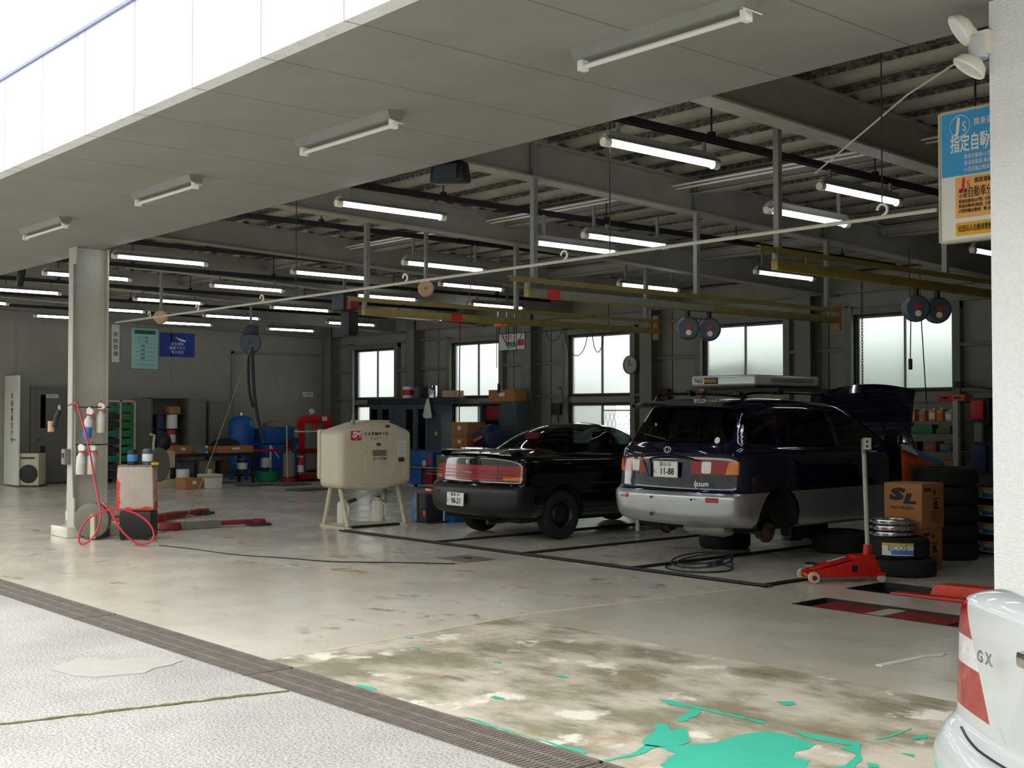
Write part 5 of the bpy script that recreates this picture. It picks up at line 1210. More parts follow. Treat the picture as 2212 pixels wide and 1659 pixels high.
hang('hose_hanger', -21.6, 12.0, 3.0, 'slate', 'dark hanging hose reel with two hoses reaching down behind the blue tank', 'reel', 1, .22)
t = thing('chain_hoist', 'dark electric hoist with a red cover hanging near the first back window', 'hoist', (-16.7, 11.0, 3.35)); MB().bx(-.18, .18, -.14, .14, -.08, .24).obj('motor', 'slate_dark', t, bev=.03); MB().box((.22, .0, .02), (.2, .18, .2)).obj('red_cover', 'red_dark', t, bev=.03); MB().bx(.02, .28, -.1, .1, -.5, -.1).obj('chain_bag', 'black', t, bev=.04); MB().bx(-.02, .02, -.02, .02, .24, ZT(11)-3.35).obj('hanger', 'steel_grey', t)
t = thing('speaker', 'black speaker box hanging under the soffit edge', 'speaker', (-8.36, 6.62, 3.68)); MB().box((0, 0, .04), (.34, .2, .19), .5, (.85, .9)).obj('cabinet', 'black', t, bev=.03); MB().box((.05, -.1, .03), (.22, .02, .13), .5).obj('grille', 'slate_dark', t); MB().bx(-.02, .02, -.02, .02, .12, ZT(6.62)-3.76).obj('bracket', 'black', t)
t = thing('speaker', 'dark slanting speaker under the soffit at the far left', 'speaker', (-19.1, 6.6, 3.7)); MB().box((0, 0, 0), (.1, .1, .3), Matrix.Rotation(.5, 4, 'Y')).obj('cabinet', 'black', t, bev=.02); MB().bx(-.02, .02, -.02, .02, .1, ZT(6.6)-3.78).obj('bracket', 'black', t)
# ------------------------------------------------------------------ back wall things
t = thing('tool_locker', 'pair of slate blue lockers with dark glass doors near the first back window', 'locker', (-23.05, 16.98, 0))
MB().bx(-1.43, 1.43, -.12, .2, 0, 1.8).obj('body', 'slate', t); MB().bx(-1.46, 1.95, -.16, .2, 1.8, 1.94).obj('top_tray', 'slate_dark', t, bev=.01)
for x0 in (-1.4, .04):
    for k in range(2):
        a_ = x0+k*.48; d = MB().bx(a_, a_+.46, -.14, -.12, .2, 1.78).obj('door', 'slate', t, bev=.004); MB().bx(a_+.08, a_+.34, -.148, -.14, .75, 1.68).obj('glass_panel', 'dark_glass', d); MB().bx(a_+.4, a_+.42, -.16, -.14, .9, 1.0).obj('handle', 'chrome', d)
MB().lathe([(0, 0), (.05, 0), (.05, .005), (0, .005)], 14, Matrix.Translation((1.25, -.122, 1.12)) @ Matrix.Rotation(PI/2, 4, 'X')).obj('yellow_sticker', 'yellow', t)
t = thing('tool_locker', 'single slate locker with an open dark front under the long carton', 'locker', (-19.5, 16.98, 0)); m = MB(); m.bx(-.65, -.6, -.2, .2, 0, 1.8); m.bx(.0, .05, -.2, .2, 0, 1.8); m.bx(-.65, .55, -.2, .2, 1.78, 1.82); m.bx(-.65, .55, .18, .2, 0, 1.8); m.bx(.05, .55, -.2, .18, 0, 1.78); m.obj('body', 'slate', t)
MB().bx(-.58, -.02, -.1, .15, 1.45, 1.75).obj('red_case', 'red_dark', t); MB().bx(-.6, 0, -.18, .18, 1.42, 1.44).bx(-.6, 0, -.18, .18, .9, .92).obj('shelf', 'slate_dark', t)
carton('long_carton', -19.42, 16.95, 1.825, .36, .85, .26, -PI/2, 'card', 'long brown carton with a white label on top of the single slate locker', 'cartons')
can('oil_tin', -23.05, 16.98, 1.942, .13, .27, 'white', 'red and white tin standing on the pair of lockers', 'tin', 'tins on the lockers', 'steel_grey', 'red'); can('oil_tin', -22.75, 17.05, 1.942, .11, .25, 'slate', 'grey tin just right of the red and white tin on the lockers', 'tin', 'tins on the lockers')
tag(MB().bx(-22.45, -22.2, 16.9, 17.15, 1.942, 2.2).obj('radio', 'black', bev=.02), 'black radio box standing on the right locker', 'radio'); can('oil_tin', -22.05, 16.95, 1.942, .12, .28, 'chrome', 'shiny silver tin standing on the right locker', 'tin', 'tins on the lockers')
t = thing('plastic_bag', 'white plastic bag hanging from the right locker', 'bag', (-21.98, 16.75, 1.46)); m = MB(); m.lathe([(0, 0), (.13, .01), (.16, .06), (.12, .2), (.07, .36), (.03, .43), (.05, .46), (0, .46)], 14, Matrix.Diagonal((1, .4, 1, 1)))
for v in m.bm.verts: v.co += Vector((rnd.uniform(-.012, .012), rnd.uniform(-.01, .01), 0))
m.obj('bag', 'clear_plastic', t)
carton('tan_parcel', -21.3, 16.95, 1.945, .4, .3, .15, 0, 'tan', 'tan parcel on the right end of the lockers', 'cartons')
t = thing('warning_post', 'tall thin red pole standing among the cartons', 'pole', (-20.25, 16.3, 0)); MB().cyl((0, 0, .1), (-.02, 0, 1.2), .024, 10).obj('lower_tube', 'orange', t); MB().cyl((-.02, 0, 1.2), (0, 0, 3.6), .012, 8).obj('upper_tube', 'red_dark', t); MB().lathe([(0, 0), (.16, 0), (.16, .05), (0, .1)], 16).obj('foot', 'slate_dark', t)
for i, z in enumerate((.62, .74, .86)): MB().cyl((0, 0, z), (0, 0, z+.05), .034, 10).obj('white_band', 'white', t)
for k, (z, dz, mt, lb) in enumerate(((0, .5, 'card_dark', 'dark brown carton at the bottom of the stack by the red pole'), (.505, .32, 'card', 'brown carton second in the stack by the red pole'), (.83, .26, 'card', 'brown carton third in the stack by the red pole'), (1.095, .3, 'card', 'open topped brown carton topmost by the red pole'))):
    carton('stacked_carton', -19.83, 16.2, z, .5, .55, dz, -PI/2+rnd.uniform(-.1, .1), mt, lb, 'cartons stacked by the red pole')
t = thing('jacket_heap', 'heap of dark blue and orange work clothes right of the stacked cartons', 'clothes', (-19.15, 16.2, 0)); m = MB(); m.bx(-.28, .28, -.25, .25, 0, .8); m.obj('stool', 'slate_dark', t)
m = MB(); bmesh.ops.create_icosphere(m.bm, subdivisions=3, radius=.3, matrix=Matrix.Translation((0, 0, 1.05)))
for v in m.bm.verts: v.co = Vector((v.co.x*1.1, v.co.y*.9, 1.05+(v.co.z-1.05)*1.0)) + Vector((math.sin(v.co.z*17), math.cos(v.co.x*15), math.sin(v.co.x*13)))*.03
m.obj('blue_jacket', 'blue_dark', t)
for x, z, a_ in ((.0, 1.05, .35), (-.02, .86, .1), (-.2, .74, 0)): MB().box((x, -.3, z), (.28, .05, .06), Matrix.Rotation(-a_, 4, 'Y')).obj('orange_strip', 'orange', t, bev=.01)
t = thing('battery_cart', 'blue tool cart with a grey shelf behind the sedan boot', 'cart', (-20.55, 15.7, 0)); MB().bx(-.4, .38, -.2, .2, .46, .76).obj('upper_case', 'blue', t, bev=.015); MB().bx(-.4, -.02, -.2, .2, .06, .4).obj('lower_case', 'blue', t, bev=.015); MB().bx(-.45, .45, -.24, .22, .41, .45).obj('shelf', 'steel_grey', t)
MB().lathe([(0, 0), (.07, 0), (.07, .01), (0, .01)], 18, Matrix.Translation((.1, -.205, .52)) @ Matrix.Rotation(PI/2, 4, 'X')).obj('dial', 'cream', t); MB().bx(.26, .34, -.206, -.2, .5, .72).obj('red_label', 'print_red', t)
for x in (-.36, .36): MB().cyl((x, -.1, .035), (x, -.06, .035), .035, 10).obj('caster', 'rubber', t)
MB().bx(.05, .36, -.2, .15, .08, .36).obj('red_pack', 'red_dark', t, bev=.02)
t = thing('tyre_changer', 'grey bench machine behind the sedan boot lid', 'machine', (-19.3, 15.6, 0)); MB().bx(-.55, .55, -.25, .25, 0, .72).obj('base', 'locker_grey', t, bev=.02); MB().box((.15, 0, .78), (.8, .4, .12), Matrix.Rotation(-.12, 4, 'Y')).obj('table', 'steel_grey', t, bev=.02); MB().lathe([(0, 0), (.2, 0), (.22, .05), (0, .06)], 20, Matrix.Translation((-.2, -.1, .8))).obj('turntable', 'slate', t)
t = thing('dark_cabinet', 'low dark box cabinet on the floor between the oil tank and the sedan', 'cabinet', (-13.95, 10.62, 0)); MB().bx(-.12, .12, -.1, .2, 0.02, .42).obj('body', 'slate_dark', t, bev=.01); MB().bx(-.12, -.1, -.13, -.1, .02, .44).obj('edge_strip', 'pale_grey', t); MB().bx(.04, .1, -.105, -.1, .1, .18).obj('orange_label', 'orange', t)
t = thing('water_jug', 'blue plastic can standing behind the oil tank legs', 'can', (-14.15, 10.62, 0)); MB().bx(-.08, .04, -.08, .08, 0, .34).obj('body', 'blue_light', t, bev=.03); MB().cyl((-.02, 0, .34), (-.02, 0, .38), .025, 10).obj('cap', 'white', t)
t = carton('blue_box', -13.76, 11.0, 0, .26, .26, .2, 0, 'blue', 'blue box with white print on the floor under the sedan rear bumper')
can('white_drum', -13.6, 11.25, 0, .09, .25, 'white_plastic', 'white cylinder on the floor just left of the sedan rear wheel', 'can')
t = thing('white_post', 'short thin white post standing on the floor behind the sedan bumper', 'post', (-13.85, 10.85, 0)); MB().cyl((0, 0, .01), (0, 0, .34), .02, 10).obj('post', 'white', t); MB().lathe([(0, 0), (.05, 0), (.05, .012), (0, .014)], 14).obj('base', 'steel_grey', t)
t = thing('white_stub', 'short white stub post on the floor between sedan and minivan', 'post', (-11.0, 11.9, 0)); MB().cyl((0, 0, .012), (0, 0, .17), .03, 12).obj('post', 'white', t); MB().lathe([(0, 0), (.06, 0), (.06, .012), (0, .014)], 14).obj('base', 'steel_grey', t)
t = thing('wall_clock', 'round white wall clock at the right edge of the third back window', 'clock', (-16.16, 17.3, 2.53)); mx = Matrix.Rotation(PI/2, 4, 'X')
MB().lathe([(0, -.02), (.185, -.02), (.19, .0), (.185, .03), (.165, .035), (.165, .02), (0, .02)], 36, mx).obj('case', 'steel_grey', t); MB().lathe([(0, .021), (.163, .021), (.163, .024), (0, .024)], 36, mx).obj('dial', 'pale_grey', t)
m = MB(); m.box((.04, -.027, .0), (.1, .003, .012), Matrix.Rotation(.5, 4, 'Y')); m.box((-.02, -.029, .04), (.012, .003, .13), Matrix.Rotation(.3, 4, 'Y')); m.obj('hand', 'ink', t)
MB().bx(-.06, .06, .02, .2, -.04, .04).obj('bracket', 'steel_grey', t)
t = thing('wall_banner', 'white banner with red and black print hanging beside the second back window', 'banner', (-19.58, 17.2, 3.14)); MB().bx(-.42, .42, -.006, .006, -.18, .18).obj('cloth', 'white', t); text('SPEED', .12, 'ink', t, (-.02, -.008, -.06), bold=.003); text('安全 第一', .1, 'print_red', t, (-.1, -.008, .09)); o = MB().bx(.2, .41, -.009, -.007, -.1, .03).obj('red_panel', 'print_red', t)
t = thing('meter_box', 'small grey meter box on the back wall left of the clock window', 'meter box', (-18.36, 17.42, 1.67)); MB().bx(-.12, .12, -.08, .1, -.12, .13).obj('case', 'slate_dark', t, bev=.01); MB().cyl((0, 0, -.12), (0, .05, -.5), .015, 8).obj('conduit', 'slate_dark', t)
tag(MB().tube(smooth([(-18.2, 17.25, 2.1), (-18.0, 17.2, 2.15), (-17.95, 17.2, 1.7)], 2), .012, 6).obj('wall_cable', 'cable_dark'), 'dark cable looping beside the meter box', 'cable')
tag(MB().bx(-15.52, -15.3, 17.4, 17.5, 1.0, 2.05).obj('wood_board', 'rust', bev=.005), 'reddish board leaning on the wall column right of the clock', 'board')
for x, lb in ((-17.48, 'orange chain hoist left of three'), (-17.2, 'orange chain hoist middle of three'), (-16.97, 'orange chain hoist right of three')):
    t = thing('orange_hoist', lb+' above the second back window', 'hoist', (x, 15, 3.3), 0, 'orange chain hoists'); MB().box((0, 0, 0), (.12, .1, .13)).obj('body', 'orange', t, bev=.03); MB().bx(-.015, .015, -.015, .015, .06, ZT(15)-3.32).obj('hanger', 'steel_grey', t); L = .75 if x < -17.4 else .35
    MB().tube([(-.03, 0, -.06), (-.03, 0, -.1-L)], .007, 6).tube([(.03, 0, -.06), (.03, 0, -.1-L*1.4)], .007, 6).obj('chain', 'dark_steel', t)
    if x < -17.4: MB().bx(.01, .05, -.015, .015, -.1-L*1.4-.18, -.1-L*1.4).obj('control', 'black', t)
m = MB()
for a_, b_, s in ((-18.5, -17.9, .22), (-17.2, -16.75, .16), (-16.7, -16.0, .42), (-15.95, -15.6, .38)): m.tube(smooth([(a_, 16.0, 3.18), ((a_*3+b_)/4, 16.0, 3.18-s*1.2), ((a_+3*b_)/4, 16.0, 3.18-s*1.2), (b_, 16.0, 3.18)], 3), .008, 6)
m.tube([(-18.6, 16, ZT(16)), (-18.6, 16, 3.19), (-15.5, 16, 3.19), (-15.5, 16, ZT(16))], .008, 6)
tag(m.obj('festoon_cable', 'cable_dark'), 'dark cable hanging in loops across the third back window', 'cable')
m = MB(); m.tube(smooth([(-15.6, 12.0, 3.12), (-15, 11.6, 3.12), (-14.4, 11.4, 3.0), (-13.6, 11, 3.05), (-13.4, 11, 3.3), (-13.4, 11, 4.15)], 3), .007, 6); tag(m.obj('red_air_hose', 'red_dark'), 'red air hose draped under the ceiling above the black sedan', 'hose')

# ------------------------------------------------------------------ right shelving
t = thing('parts_shelf', 'grey parts shelf full of boxes and bins under the right window', 'shelf', (-9.1, 16.3, 0))
for x in (-.95, .42):
    for y in (-.28, .22): MB().bx(x-.04, x+.04, y-.02, y+.02, 0, 1.76).obj('upright', 'post_cream', t)
for z in (.35, .68, 1.0, 1.26, 1.44, 1.73): MB().bx(-.95, .42, -.28, .24, z, z+.025).obj('shelf', 'locker_grey', t)
mk('oil_yellow', (216, 150, 52), .4)
sh = [(1.467, [(-.62, .11, .19, 'oil_yellow'), (-.46, .11, .19, 'oil_yellow'), (-.30, .1, .2, 'oil_yellow'), (-.14, .1, .18, 'tan'), (.02, .11, .2, 'oil_yellow'), (.14, .1, .2, 'oil_yellow'), (.28, .11, .17, 'beige_box')], 'oil bottles on the top shelf', 'oil_bottle', 'bottle'),
      (1.287, [(-.5, .3, .12, 'green'), (-.12, .34, .1, 'green'), (.22, .22, .08, 'moss')], 'bins on the second shelf', 'parts_bin', 'bin'),
      (1.027, [(-.6, .2, .16, 'slate_dark'), (-.3, .22, .14, 'black'), (.0, .2, .15, 'card_dark'), (.25, .18, .12, 'slate')], 'boxes on the third shelf', 'parts_box', 'box'),
      (.707, [(-.5, .3, .22, 'card_dark'), (-.1, .2, .18, 'black'), (.2, .3, .2, 'card')], 'boxes on the fourth shelf', 'parts_box', 'box')]
words = ['leftmost', 'second from the left', 'third from the left', 'fourth from the left', 'fifth from the left', 'sixth from the left', 'rightmost']
adj = {'oil_yellow': 'yellow', 'tan': 'tan', 'beige_box': 'beige', 'green': 'green', 'moss': 'olive green', 'slate_dark': 'dark grey', 'black': 'black', 'card_dark': 'dark brown', 'slate': 'grey', 'card': 'brown'}
for z, its, grp, nm, ct in sh:
    for i, (x, w_, h_, mt) in enumerate(its):
        t = thing(nm, '%s %s, %s of the %s' % (adj[mt], ct, words[i], grp), ct, (-9.1+x, 16.15, z), 0, grp)
        if ct == 'bottle': MB().bx(-w_/2, w_/2, -.08, .08, 0, h_*.85).obj('body', mt, t, bev=.02); MB().cyl((0, 0, h_*.85), (0, 0, h_), .025, 10).obj('cap', 'white', t); MB().bx(-w_*.4, w_*.4, -.083, -.08, .03, h_*.6).obj('label', 'orange' if i % 2 else 'white', t)
        elif ct == 'bin': MB().bx(-w_/2, w_/2, -.12, .12, 0, h_).obj('body', mt, t, bev=.01); MB().bx(-w_/2+.02, w_/2-.02, -.1, .1, h_, h_+.03).obj('contents', 'locker_grey', t)
        else: MB().bx(-w_/2, w_/2, -.12, .12, 0, h_).obj('body', mt, t, bev=.006); MB().bx(-w_*.3, w_*.2, -.123, -.12, h_*.3, h_*.7).obj('label', 'locker_grey', t)
for i, (x, mt, lb) in enumerate(((-8.88, 'print_red', 'red flat box on top of the parts shelf'), (-8.68, 'orange', 'orange flat box on top of the parts shelf'))):
    t = thing('flat_box', lb, 'box', (x, 16.2, 1.757), 0, 'flat boxes on top of the parts shelf'); MB().bx(-.1, .1, -.12, .12, 0, .09).obj('carton', mt, t, bev=.005); MB().bx(-.06, .05, -.122, -.12, .03, .06).obj('label', 'ink', t)
t = thing('hanging_bags', 'red and black packets hanging on the side of the parts shelf', 'packets', (-8.3, 15.9, 1.5)); MB().bx(-.08, .1, -.03, .03, .0, .26).obj('red_packet', 'print_red', t, bev=.015); MB().bx(.0, .16, .03, .08, -.1, .3).obj('black_packet', 'black', t, bev=.02); MB().bx(-.04, .08, -.02, .04, -.32, -.05).obj('grey_packet', 'steel_grey', t, bev=.02); MB().bx(-.1, .1, .05, .1, -.75, -.35).obj('blue_packet', 'blue_dark', t, bev=.03); MB().bx(-.15, .2, .1, .13, -1.5, .3).obj('rack_panel', 'slate_dark', t)
t = thing('cable_loop', 'black cable loop hanging on the wall at the right of the window', 'cable', (-8.9, 17.3, 1.95)); MB().tube(smooth([(-.4, 0, .08), (0, 0, .0), (.5, 0, -.02), (.9, 0, .1)], 2), .012, 6).obj('cable', 'cable_dark', t); MB().bx(-.5, -.38, 0, .06, .02, .12).obj('clip', 'dark_steel', t)

# ------------------------------------------------------------------ foreground workshop things
def sl_box(x, y, z, dx, dy, dz, lb):
    t = thing('shipping_carton', lb, 'box', (x, y, z), 0, 'shipping cartons'); mk_ = MB().bx(0, dx, 0, dy, 0, dz).obj('carton', 'card', t, bev=.005)
    MB().bx(0, dx, dy/2-.025, dy/2+.025, dz, dz+.001).obj('tape', 'tan', t)
    text('S', dz*.34, 'ink', t, (dx*.32, -.002, dz*.74), sx=1.95, bold=.011, shear=.15); text('L', dz*.29, 'ink', t, (dx*.66, -.002, dz*.65), sx=1.9, bold=.009, shear=.2); text('eurobahn', dz*.13, 'print_brown', t, (dx*.48, -.002, dz*.46), sx=1.15)
    text('Alloy wheel', dz*.05, 'ink', t, (dx*.5, -.002, dz*.1)); text('SL', dz*.22, 'ink', t, (dx+.002, dy*.62, dz*.5), FX, bold=.006, shear=.2); text('eurobahn', dz*.07, 'print_brown', t, (dx+.002, dy*.62, dz*.65), FX)
    MB().bx(dx, dx+.0015, dy*.1, dy*.42, dz*.82, dz*.9).obj('printed_stripe', 'print_brown', t); MB().lathe([(0, 0), (.022, 0), (.022, .001), (0, .001)], 16, Matrix.Translation((dx+.0005, dy*.56, dz*.8)) @ Matrix.Rotation(PI/2, 4, 'Y')).obj('printed_dot', 'ink', t); MB().bx(dx, dx+.0012, dy*.4, dy*.9, dz*.12, dz*.38).obj('printed_text_block', 'card_dark', t)
sl_box(-6.72, 10.95, .43, .42, .42, .45, 'brown carton marked SL on top of its twin, beside the tyres'); sl_box(-6.74, 10.97, 0, .42, .40, .428, 'lower brown carton under the one marked SL, half hidden by tyres')
def tyre(x, y, z, lb, r=.31, w=.19, rz=0, grp='tyres stacked flat', rim=.19, sticker=None, rimm=None):
    t = thing('tyre', lb, 'tyre', (x, y, z+w/2), rz, grp); tyre_mesh(r, w, rim).obj('tyre', 'rubber', t)
    if sticker:
        a0 = sticker; m = MB(); n = 10; q = [(r+.003)*Vector((math.cos(a0+(i/n-.5)*1.0), math.sin(a0+(i/n-.5)*1.0), 0)) for i in range(n+1)]
        def band(z0, z1, mt, nm, q0=0, q1=n, off=0.):
            m = MB()
            for i in range(q0, q1):
                a_, b_ = q[i]*(1+off), q[i+1]*(1+off); m.poly([a_+Vector((0, 0, z0)), b_+Vector((0, 0, z0)), b_+Vector((0, 0, z1)), a_+Vector((0, 0, z1))])
            return m.obj(nm, mt, t)
        band(-.06, .06, 'white', 'sticker'); band(.035, .06, 'yellow', 'sticker_stripe', off=.004); band(-.05, -.01, 'blue_light', 'sticker_stripe', 3, n, .004)
        o = text('ECOS', .075, 'teal', t, (1.009*r*math.cos(a0), 1.009*r*math.sin(a0), .012), (PI/2, 0, a0+PI/2))
    if rimm: rim_mesh(rim, w, 5, False).obj('rim', rimm, t)
    return t
VA = math.atan2(-10.7, 6.4)
tyre(-6.36, 10.72, 0, 'lower black tyre of the pair in front of the SL cartons', rz=.1, r=.30, w=.17); tyre(-6.42, 10.7, .172, 'black tyre with a white and yellow sticker, upper of the pair', sticker=VA, r=.30, w=.2)
for k in range(3):
    t = thing('alloy_wheel', 'shiny alloy wheel, %s of three stacked on the stickered tyre' % ('bottom', 'middle', 'top')[k], 'wheel', (-6.47, 10.68, .40+k*.06), k*.4, 'alloy wheels stacked on the tyres')
    MB().lathe([(.185, -.026), (.2, -.022), (.205, .0), (.2, .02), (.186, .024), (.17, .015), (.165, -.015), (.185, -.026)], 36).obj('rim', 'alloy', t)
    m = MB()
    for i in range(7):
        mx = Matrix.Rotation(2*PI*i/7, 4, 'Z'); m.prism([mx @ Vector((.04, -.018, -.012)), mx @ Vector((.04, .018, -.012)), mx @ Vector((.168, .03, -.01)), mx @ Vector((.168, -.03, -.01))], (0, 0, .022))
    m.obj('spoke', 'alloy', t); MB().lathe([(0, -.012), (.05, -.012), (.05, .014), (0, .018)], 20).obj('hub_cap', 'alloy', t)
    for i in range(14): MB().box(((.206)*math.cos(i*.449), .206*math.sin(i*.449), 0), (.012, .05, .018), i*.449).obj('rim_lug', 'steel_grey', t)
for k in range(5): tyre(-6.82, 12.33, k*.2, 'large black tyre, %s of the tall stack behind the SL cartons' % ('bottom', 'second from the bottom', 'middle', 'fourth', 'top')[k], r=.35, w=.188, rz=k*.3, rim=.21)
for k in range(4): tyre(-6.56, 13.2, k*.2, 'black tyre with a coloured sticker, %s of the stack at the right pillar edge' % ('bottom', 'second', 'third', 'top')[k], r=.33, w=.188, sticker=VA-.7)
tyre(-9.05, 11.3, 0, 'black tyre lying flat under the rear of the minivan', r=.30, w=.2, grp='tyres under the minivan', rimm='steel_grey')
tyre(-7.9, 11.95, 0, 'black tyre with its wheel lying flat under the minivan side', r=.32, w=.24, grp='tyres under the minivan', rimm='steel_grey')
tyre(-9.2, 13.1, 0, 'black tyre lying flat deep under the minivan front', r=.3, w=.2, grp='tyres under the minivan', rimm='steel_grey')
for i, (x, y) in enumerate(((-7.75, 12.75), (-9.02, 12.6), (-8.3, 13.2))):
    t = thing('jack_stand', 'dark jack stand under the minivan, %s' % ('right one', 'left one', 'foremost one')[i], 'jack stand', (x, y, 0), .4, 'jack stands under the minivan')
    MB().lathe([(0, .0), (.12, 0), (.12, .015), (.05, .06), (.035, .25), (0, .25)], 4).obj('base', 'slate_dark', t); MB().cyl((0, 0, .24), (0, 0, .34), .02, 10).box((0, 0, .345), (.09, .05, .02)).obj('post', 'steel_grey', t)
# trolley jack
t = thing('trolley_jack', 'red trolley jack with a tall white handle in front of the SL cartons', 'jack', (-6.50, 9.86, 0), .95)
# local x points to the handle end
for s in (-1, 1):
    MB().prism([(-.36, s*.11-.008, .05), (-.36, s*.11-.008, .1), (-.1, s*.11-.008, .16), (.2, s*.11-.008, .24), (.3, s*.11-.008, .2), (.34, s*.11-.008, .08), (.3, s*.11-.008, .05)], (0, .016, 0)).obj('side_plate', 'red', t, bev=.004)
    MB().bx(.05, .1, s*.119-.001, s*.119+.001, .1, .16).obj('black_label', 'black', t)
    w_ = MB().lathe([(0, -.025), (.05, -.025), (.055, 0), (.05, .025), (0, .025)], 20, Matrix.Rotation(PI/2, 4, 'X')).obj('front_wheel', 'frame_cream', t, (-.33, s*.15, .055)); MB().cyl((0, -.027, 0), (0, .027, 0), .025, 10).obj('wheel_hub', 'red_dark', w_)
    MB().lathe([(0, -.018), (.035, -.018), (.035, .018), (0, .018)], 16, Matrix.Rotation(PI/2, 4, 'X')).obj('rear_caster', 'frame_cream', t, (.33, s*.13, .036)); MB().bx(.3, .36, s*.13-.025, s*.13+.025, .068, .09).obj('caster_fork', 'red', t)
MB().cyl((-.33, -.14, .055), (-.33, .14, .055), .016, 10).obj('front_axle', 'orange', t)
MB().prism([(-.3, -.07, .11), (.12, -.07, .215), (.12, -.07, .24), (-.3, -.07, .145)], (0, .14, 0)).obj('lift_arm', 'red', t, bev=.006)
o = text('MASADA', .055, 'white', t, (-.06, 0, .206), (0, -.245, 0), sx=.8, bold=.003); o.rotation_euler = (0, -.245, 0)
MB().lathe([(0, 0), (.06, 0), (.065, .02), (.05, .03), (0, .03)], 20, Matrix.Translation((-.3, 0, .145))).obj('saddle', 'chrome', t)
MB().bx(.08, .3, -.08, .08, .12, .25).obj('pump_block', 'red', t, bev=.015); MB().cyl((.24, 0, .22), (.25, 0, .34), .04, 14).obj('handle_socket', 'red', t)
MB().cyl((.25, 0, .3), (.22, .0, 1.26), .022, 12).obj('handle', 'post_cream', t)
h = MB().bx(-.035, .035, -.02, .02, 0, .11).obj('handle_plate', 'post_cream', t, (.235, -.05, 1.24)); h.rotation_euler[2] = -.5
for z in (.03, .075): MB().lathe([(0, 0), (.012, 0), (.012, .002), (0, .002)], 12, Matrix.Translation((0, -.0205, z)) @ Matrix.Rotation(PI/2, 4, 'X')).obj('plate_hole', 'ink', h)
MB().cyl((.22, 0, 1.2), (.22, 0, 1.34), .024, 12).obj('handle_cap', 'steel_grey', t)
# coiled cable
m = MB(); pts = []
for i in range(3):
    for k in range(24):
        a_ = 2*PI*k/24; ux, uy = (.66, .75); vx, vy = (-.75, .66); rr = .34-.03*i
        p, q = rr*math.cos(a_+i*.2)+.03*i, rr*1.1*math.sin(a_+i*.2); pts.append((-7.98+ux*p+vx*q, 9.55+uy*p+vy*q, .012+.012*i+.05*(1+math.sin(a_*1+i))*(i > 0)*.9+(.02 if i else 0)))
pts += [(-7.75, 9.5, .06), (-7.72, 9.66, .09), (-7.86, 9.66, .06), (-7.86, 9.52, .03)]
m.tube(smooth(pts, 1), .009, 6); tag(m.obj('coiled_cable', 'cable_dark'), 'dark blue cable lying in a loose coil on the floor behind the minivan', 'cable')

# ------------------------------------------------------------------ right pillar: floodlight and sign
t = thing('floodlight', 'twin floodlight with a motion sensor high on the white pillar', 'floodlight', (-3.08, 5.95, 3.47))
MB().cyl((0, 0, -.04), (0, 0, .07), .05, 18).obj('sensor', 'silver_car_paint', t); MB().bx(-.02, .06, -.02, .06, -.02, .1).obj('wall_plate', 'white_plastic', t)
for nm, c_, d_ in (('upper_lamp', (-.07, -.03, .13), Vector((-.6, -.5, -.5))), ('lower_lamp', (-.03, -.02, -.07), Vector((-.5, -.4, -.9)))):
    q = d_.normalized().to_track_quat('Z', 'Y').to_matrix().to_4x4(); mx = Matrix.Translation(c_) @ q
    o = MB().lathe([(0, -.05), (.03, -.045), (.06, -.02), (.075, .02), (.07, .03), (.06, .02), (0, .018)], 22, mx @ Matrix.Diagonal((1, 1.25, 1, 1))).obj(nm, 'white_plastic', t); MB().lathe([(0, .02), (.058, .022)], 20, mx @ Matrix.Diagonal((1, 1.25, 1, 1))).obj('lens', 'clear_plastic', o)
MB().tube([(0, 0, .07), (-.03, -.01, .12)], .02, 8).obj('arm', 'white_plastic', t)
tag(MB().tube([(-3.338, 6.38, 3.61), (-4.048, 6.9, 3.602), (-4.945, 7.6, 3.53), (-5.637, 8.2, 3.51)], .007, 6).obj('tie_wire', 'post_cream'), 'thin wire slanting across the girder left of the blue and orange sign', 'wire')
t = thing('garage_sign', 'blue and orange enamel sign with white Japanese lettering hanging behind the pillar', 'sign', (-3.36, 7.0, 0))
Wd = 1.06; X0, X1 = -.52, .54
MB().bx(X0, X1, .0, .05, 2.655, 3.455).obj('panel', 'white', t, bev=.004); MB().bx(X0-.012, X0, -.006, .056, 2.65, 3.46).bx(X0, X1, -.006, .056, 3.455, 3.467).bx(X0, X1, -.006, .056, 2.643, 2.655).obj('frame', 'frame_cream', t)
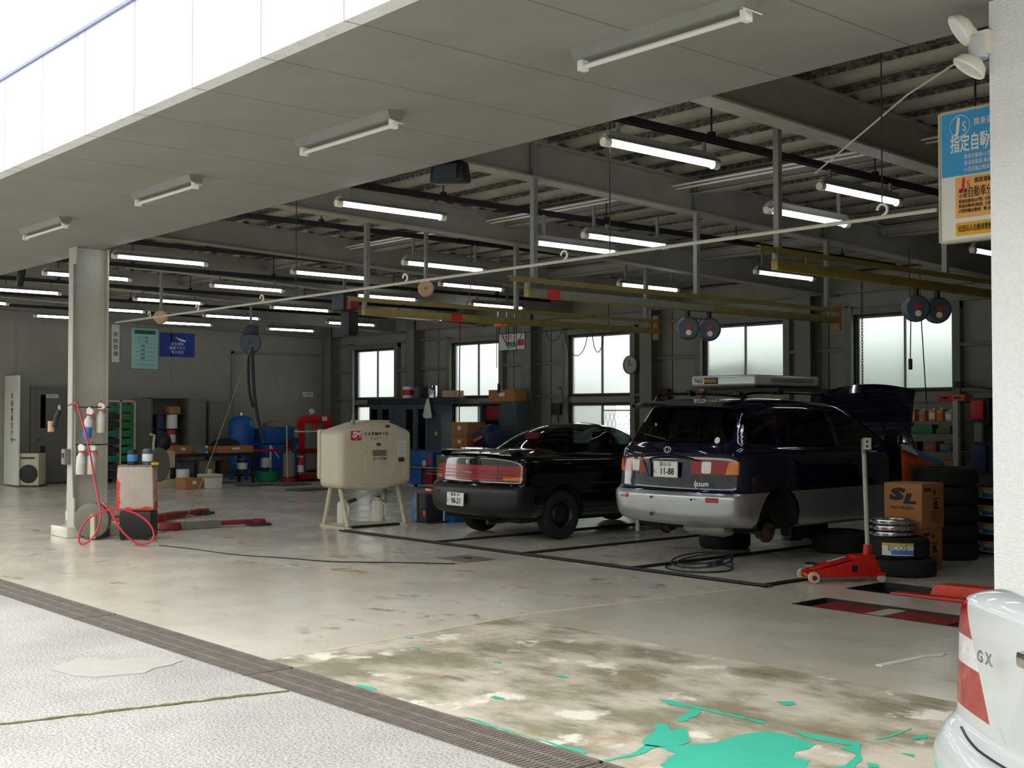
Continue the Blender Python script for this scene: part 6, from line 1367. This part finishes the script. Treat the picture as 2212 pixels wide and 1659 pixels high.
b_ = MB().bx(X0+.01, X1-.01, -.004, 0, 3.055, 3.45).obj('blue_panel', 'sign_blue', t)
o_ = MB().bx(X0+.1, X1-.05, -.004, 0, 2.79, 3.045).obj('orange_panel', 'sign_orange', t)
y_ = MB().bx(X0+.1, X1-.05, -.004, 0, 2.68, 2.76).obj('yellow_panel', 'sign_yellow', t)
MB().tube(arc((X0+.135, -.006, 3.365), .066, 0, 2*PI, 28)[:-1], .0025, 5, True).obj('logo_ring', 'print_white', b_)
text('J', .125, 'print_white', b_, (X0+.118, -.006, 3.365), bold=.004, shear=.1); text('S', .085, 'print_white', b_, (X0+.163, -.006, 3.355), sx=.8)
text('関東運輸局長認証', .05, 'print_white', b_, (X0+.225, -.006, 3.37), al='LEFT', sx=.8); text('指定自動車整備事業', .115, 'print_white', b_, (X0+.07, -.006, 3.245), al='LEFT', sx=.56, bold=.002)
for s, z in (('普通自動車(小型)  小型四輪', 3.165), ('普通自動車(乗用)  小型三輪', 3.125), ('小型四輪自動車   軽 自動車', 3.085)): text(s, .032, 'print_white', b_, (X0+.16, -.006, z), al='LEFT', sx=.75)
text('J', .085, 'print_red', o_, (X0+.15, -.006, 3.0), bold=.004, shear=.1); text('S', .06, 'print_red', o_, (X0+.185, -.006, 2.995), sx=.8)
text('関東運輸局長認証', .036, 'print_brown', o_, (X0+.225, -.006, 3.01), al='LEFT', sx=.8); text('普通\n小型', .03, 'print_brown', o_, (X0+.15, -.006, 2.94)); text('自動車分解整備事業', .072, 'print_brown', o_, (X0+.18, -.006, 2.94), al='LEFT', sx=.56)
for s, z in (('普通自動車(小型)  小型四輪', 2.89), ('普通自動車(乗用)  小型三輪', 2.86), ('小型四輪自動車   軽 自動車', 2.83)): text(s, .026, 'print_brown', o_, (X0+.12, -.006, z), al='LEFT', sx=.8)
text('社団法人自動車整備振興会会員', .045, 'print_brown', y_, (X0+.115, -.006, 2.72), al='LEFT', sx=.55)
for x in (-.3, .4): MB().cyl((x, .025, 3.46), (x, .025, ZT(7)), .008, 6).obj('hanger_rod', 'dark_steel', t)
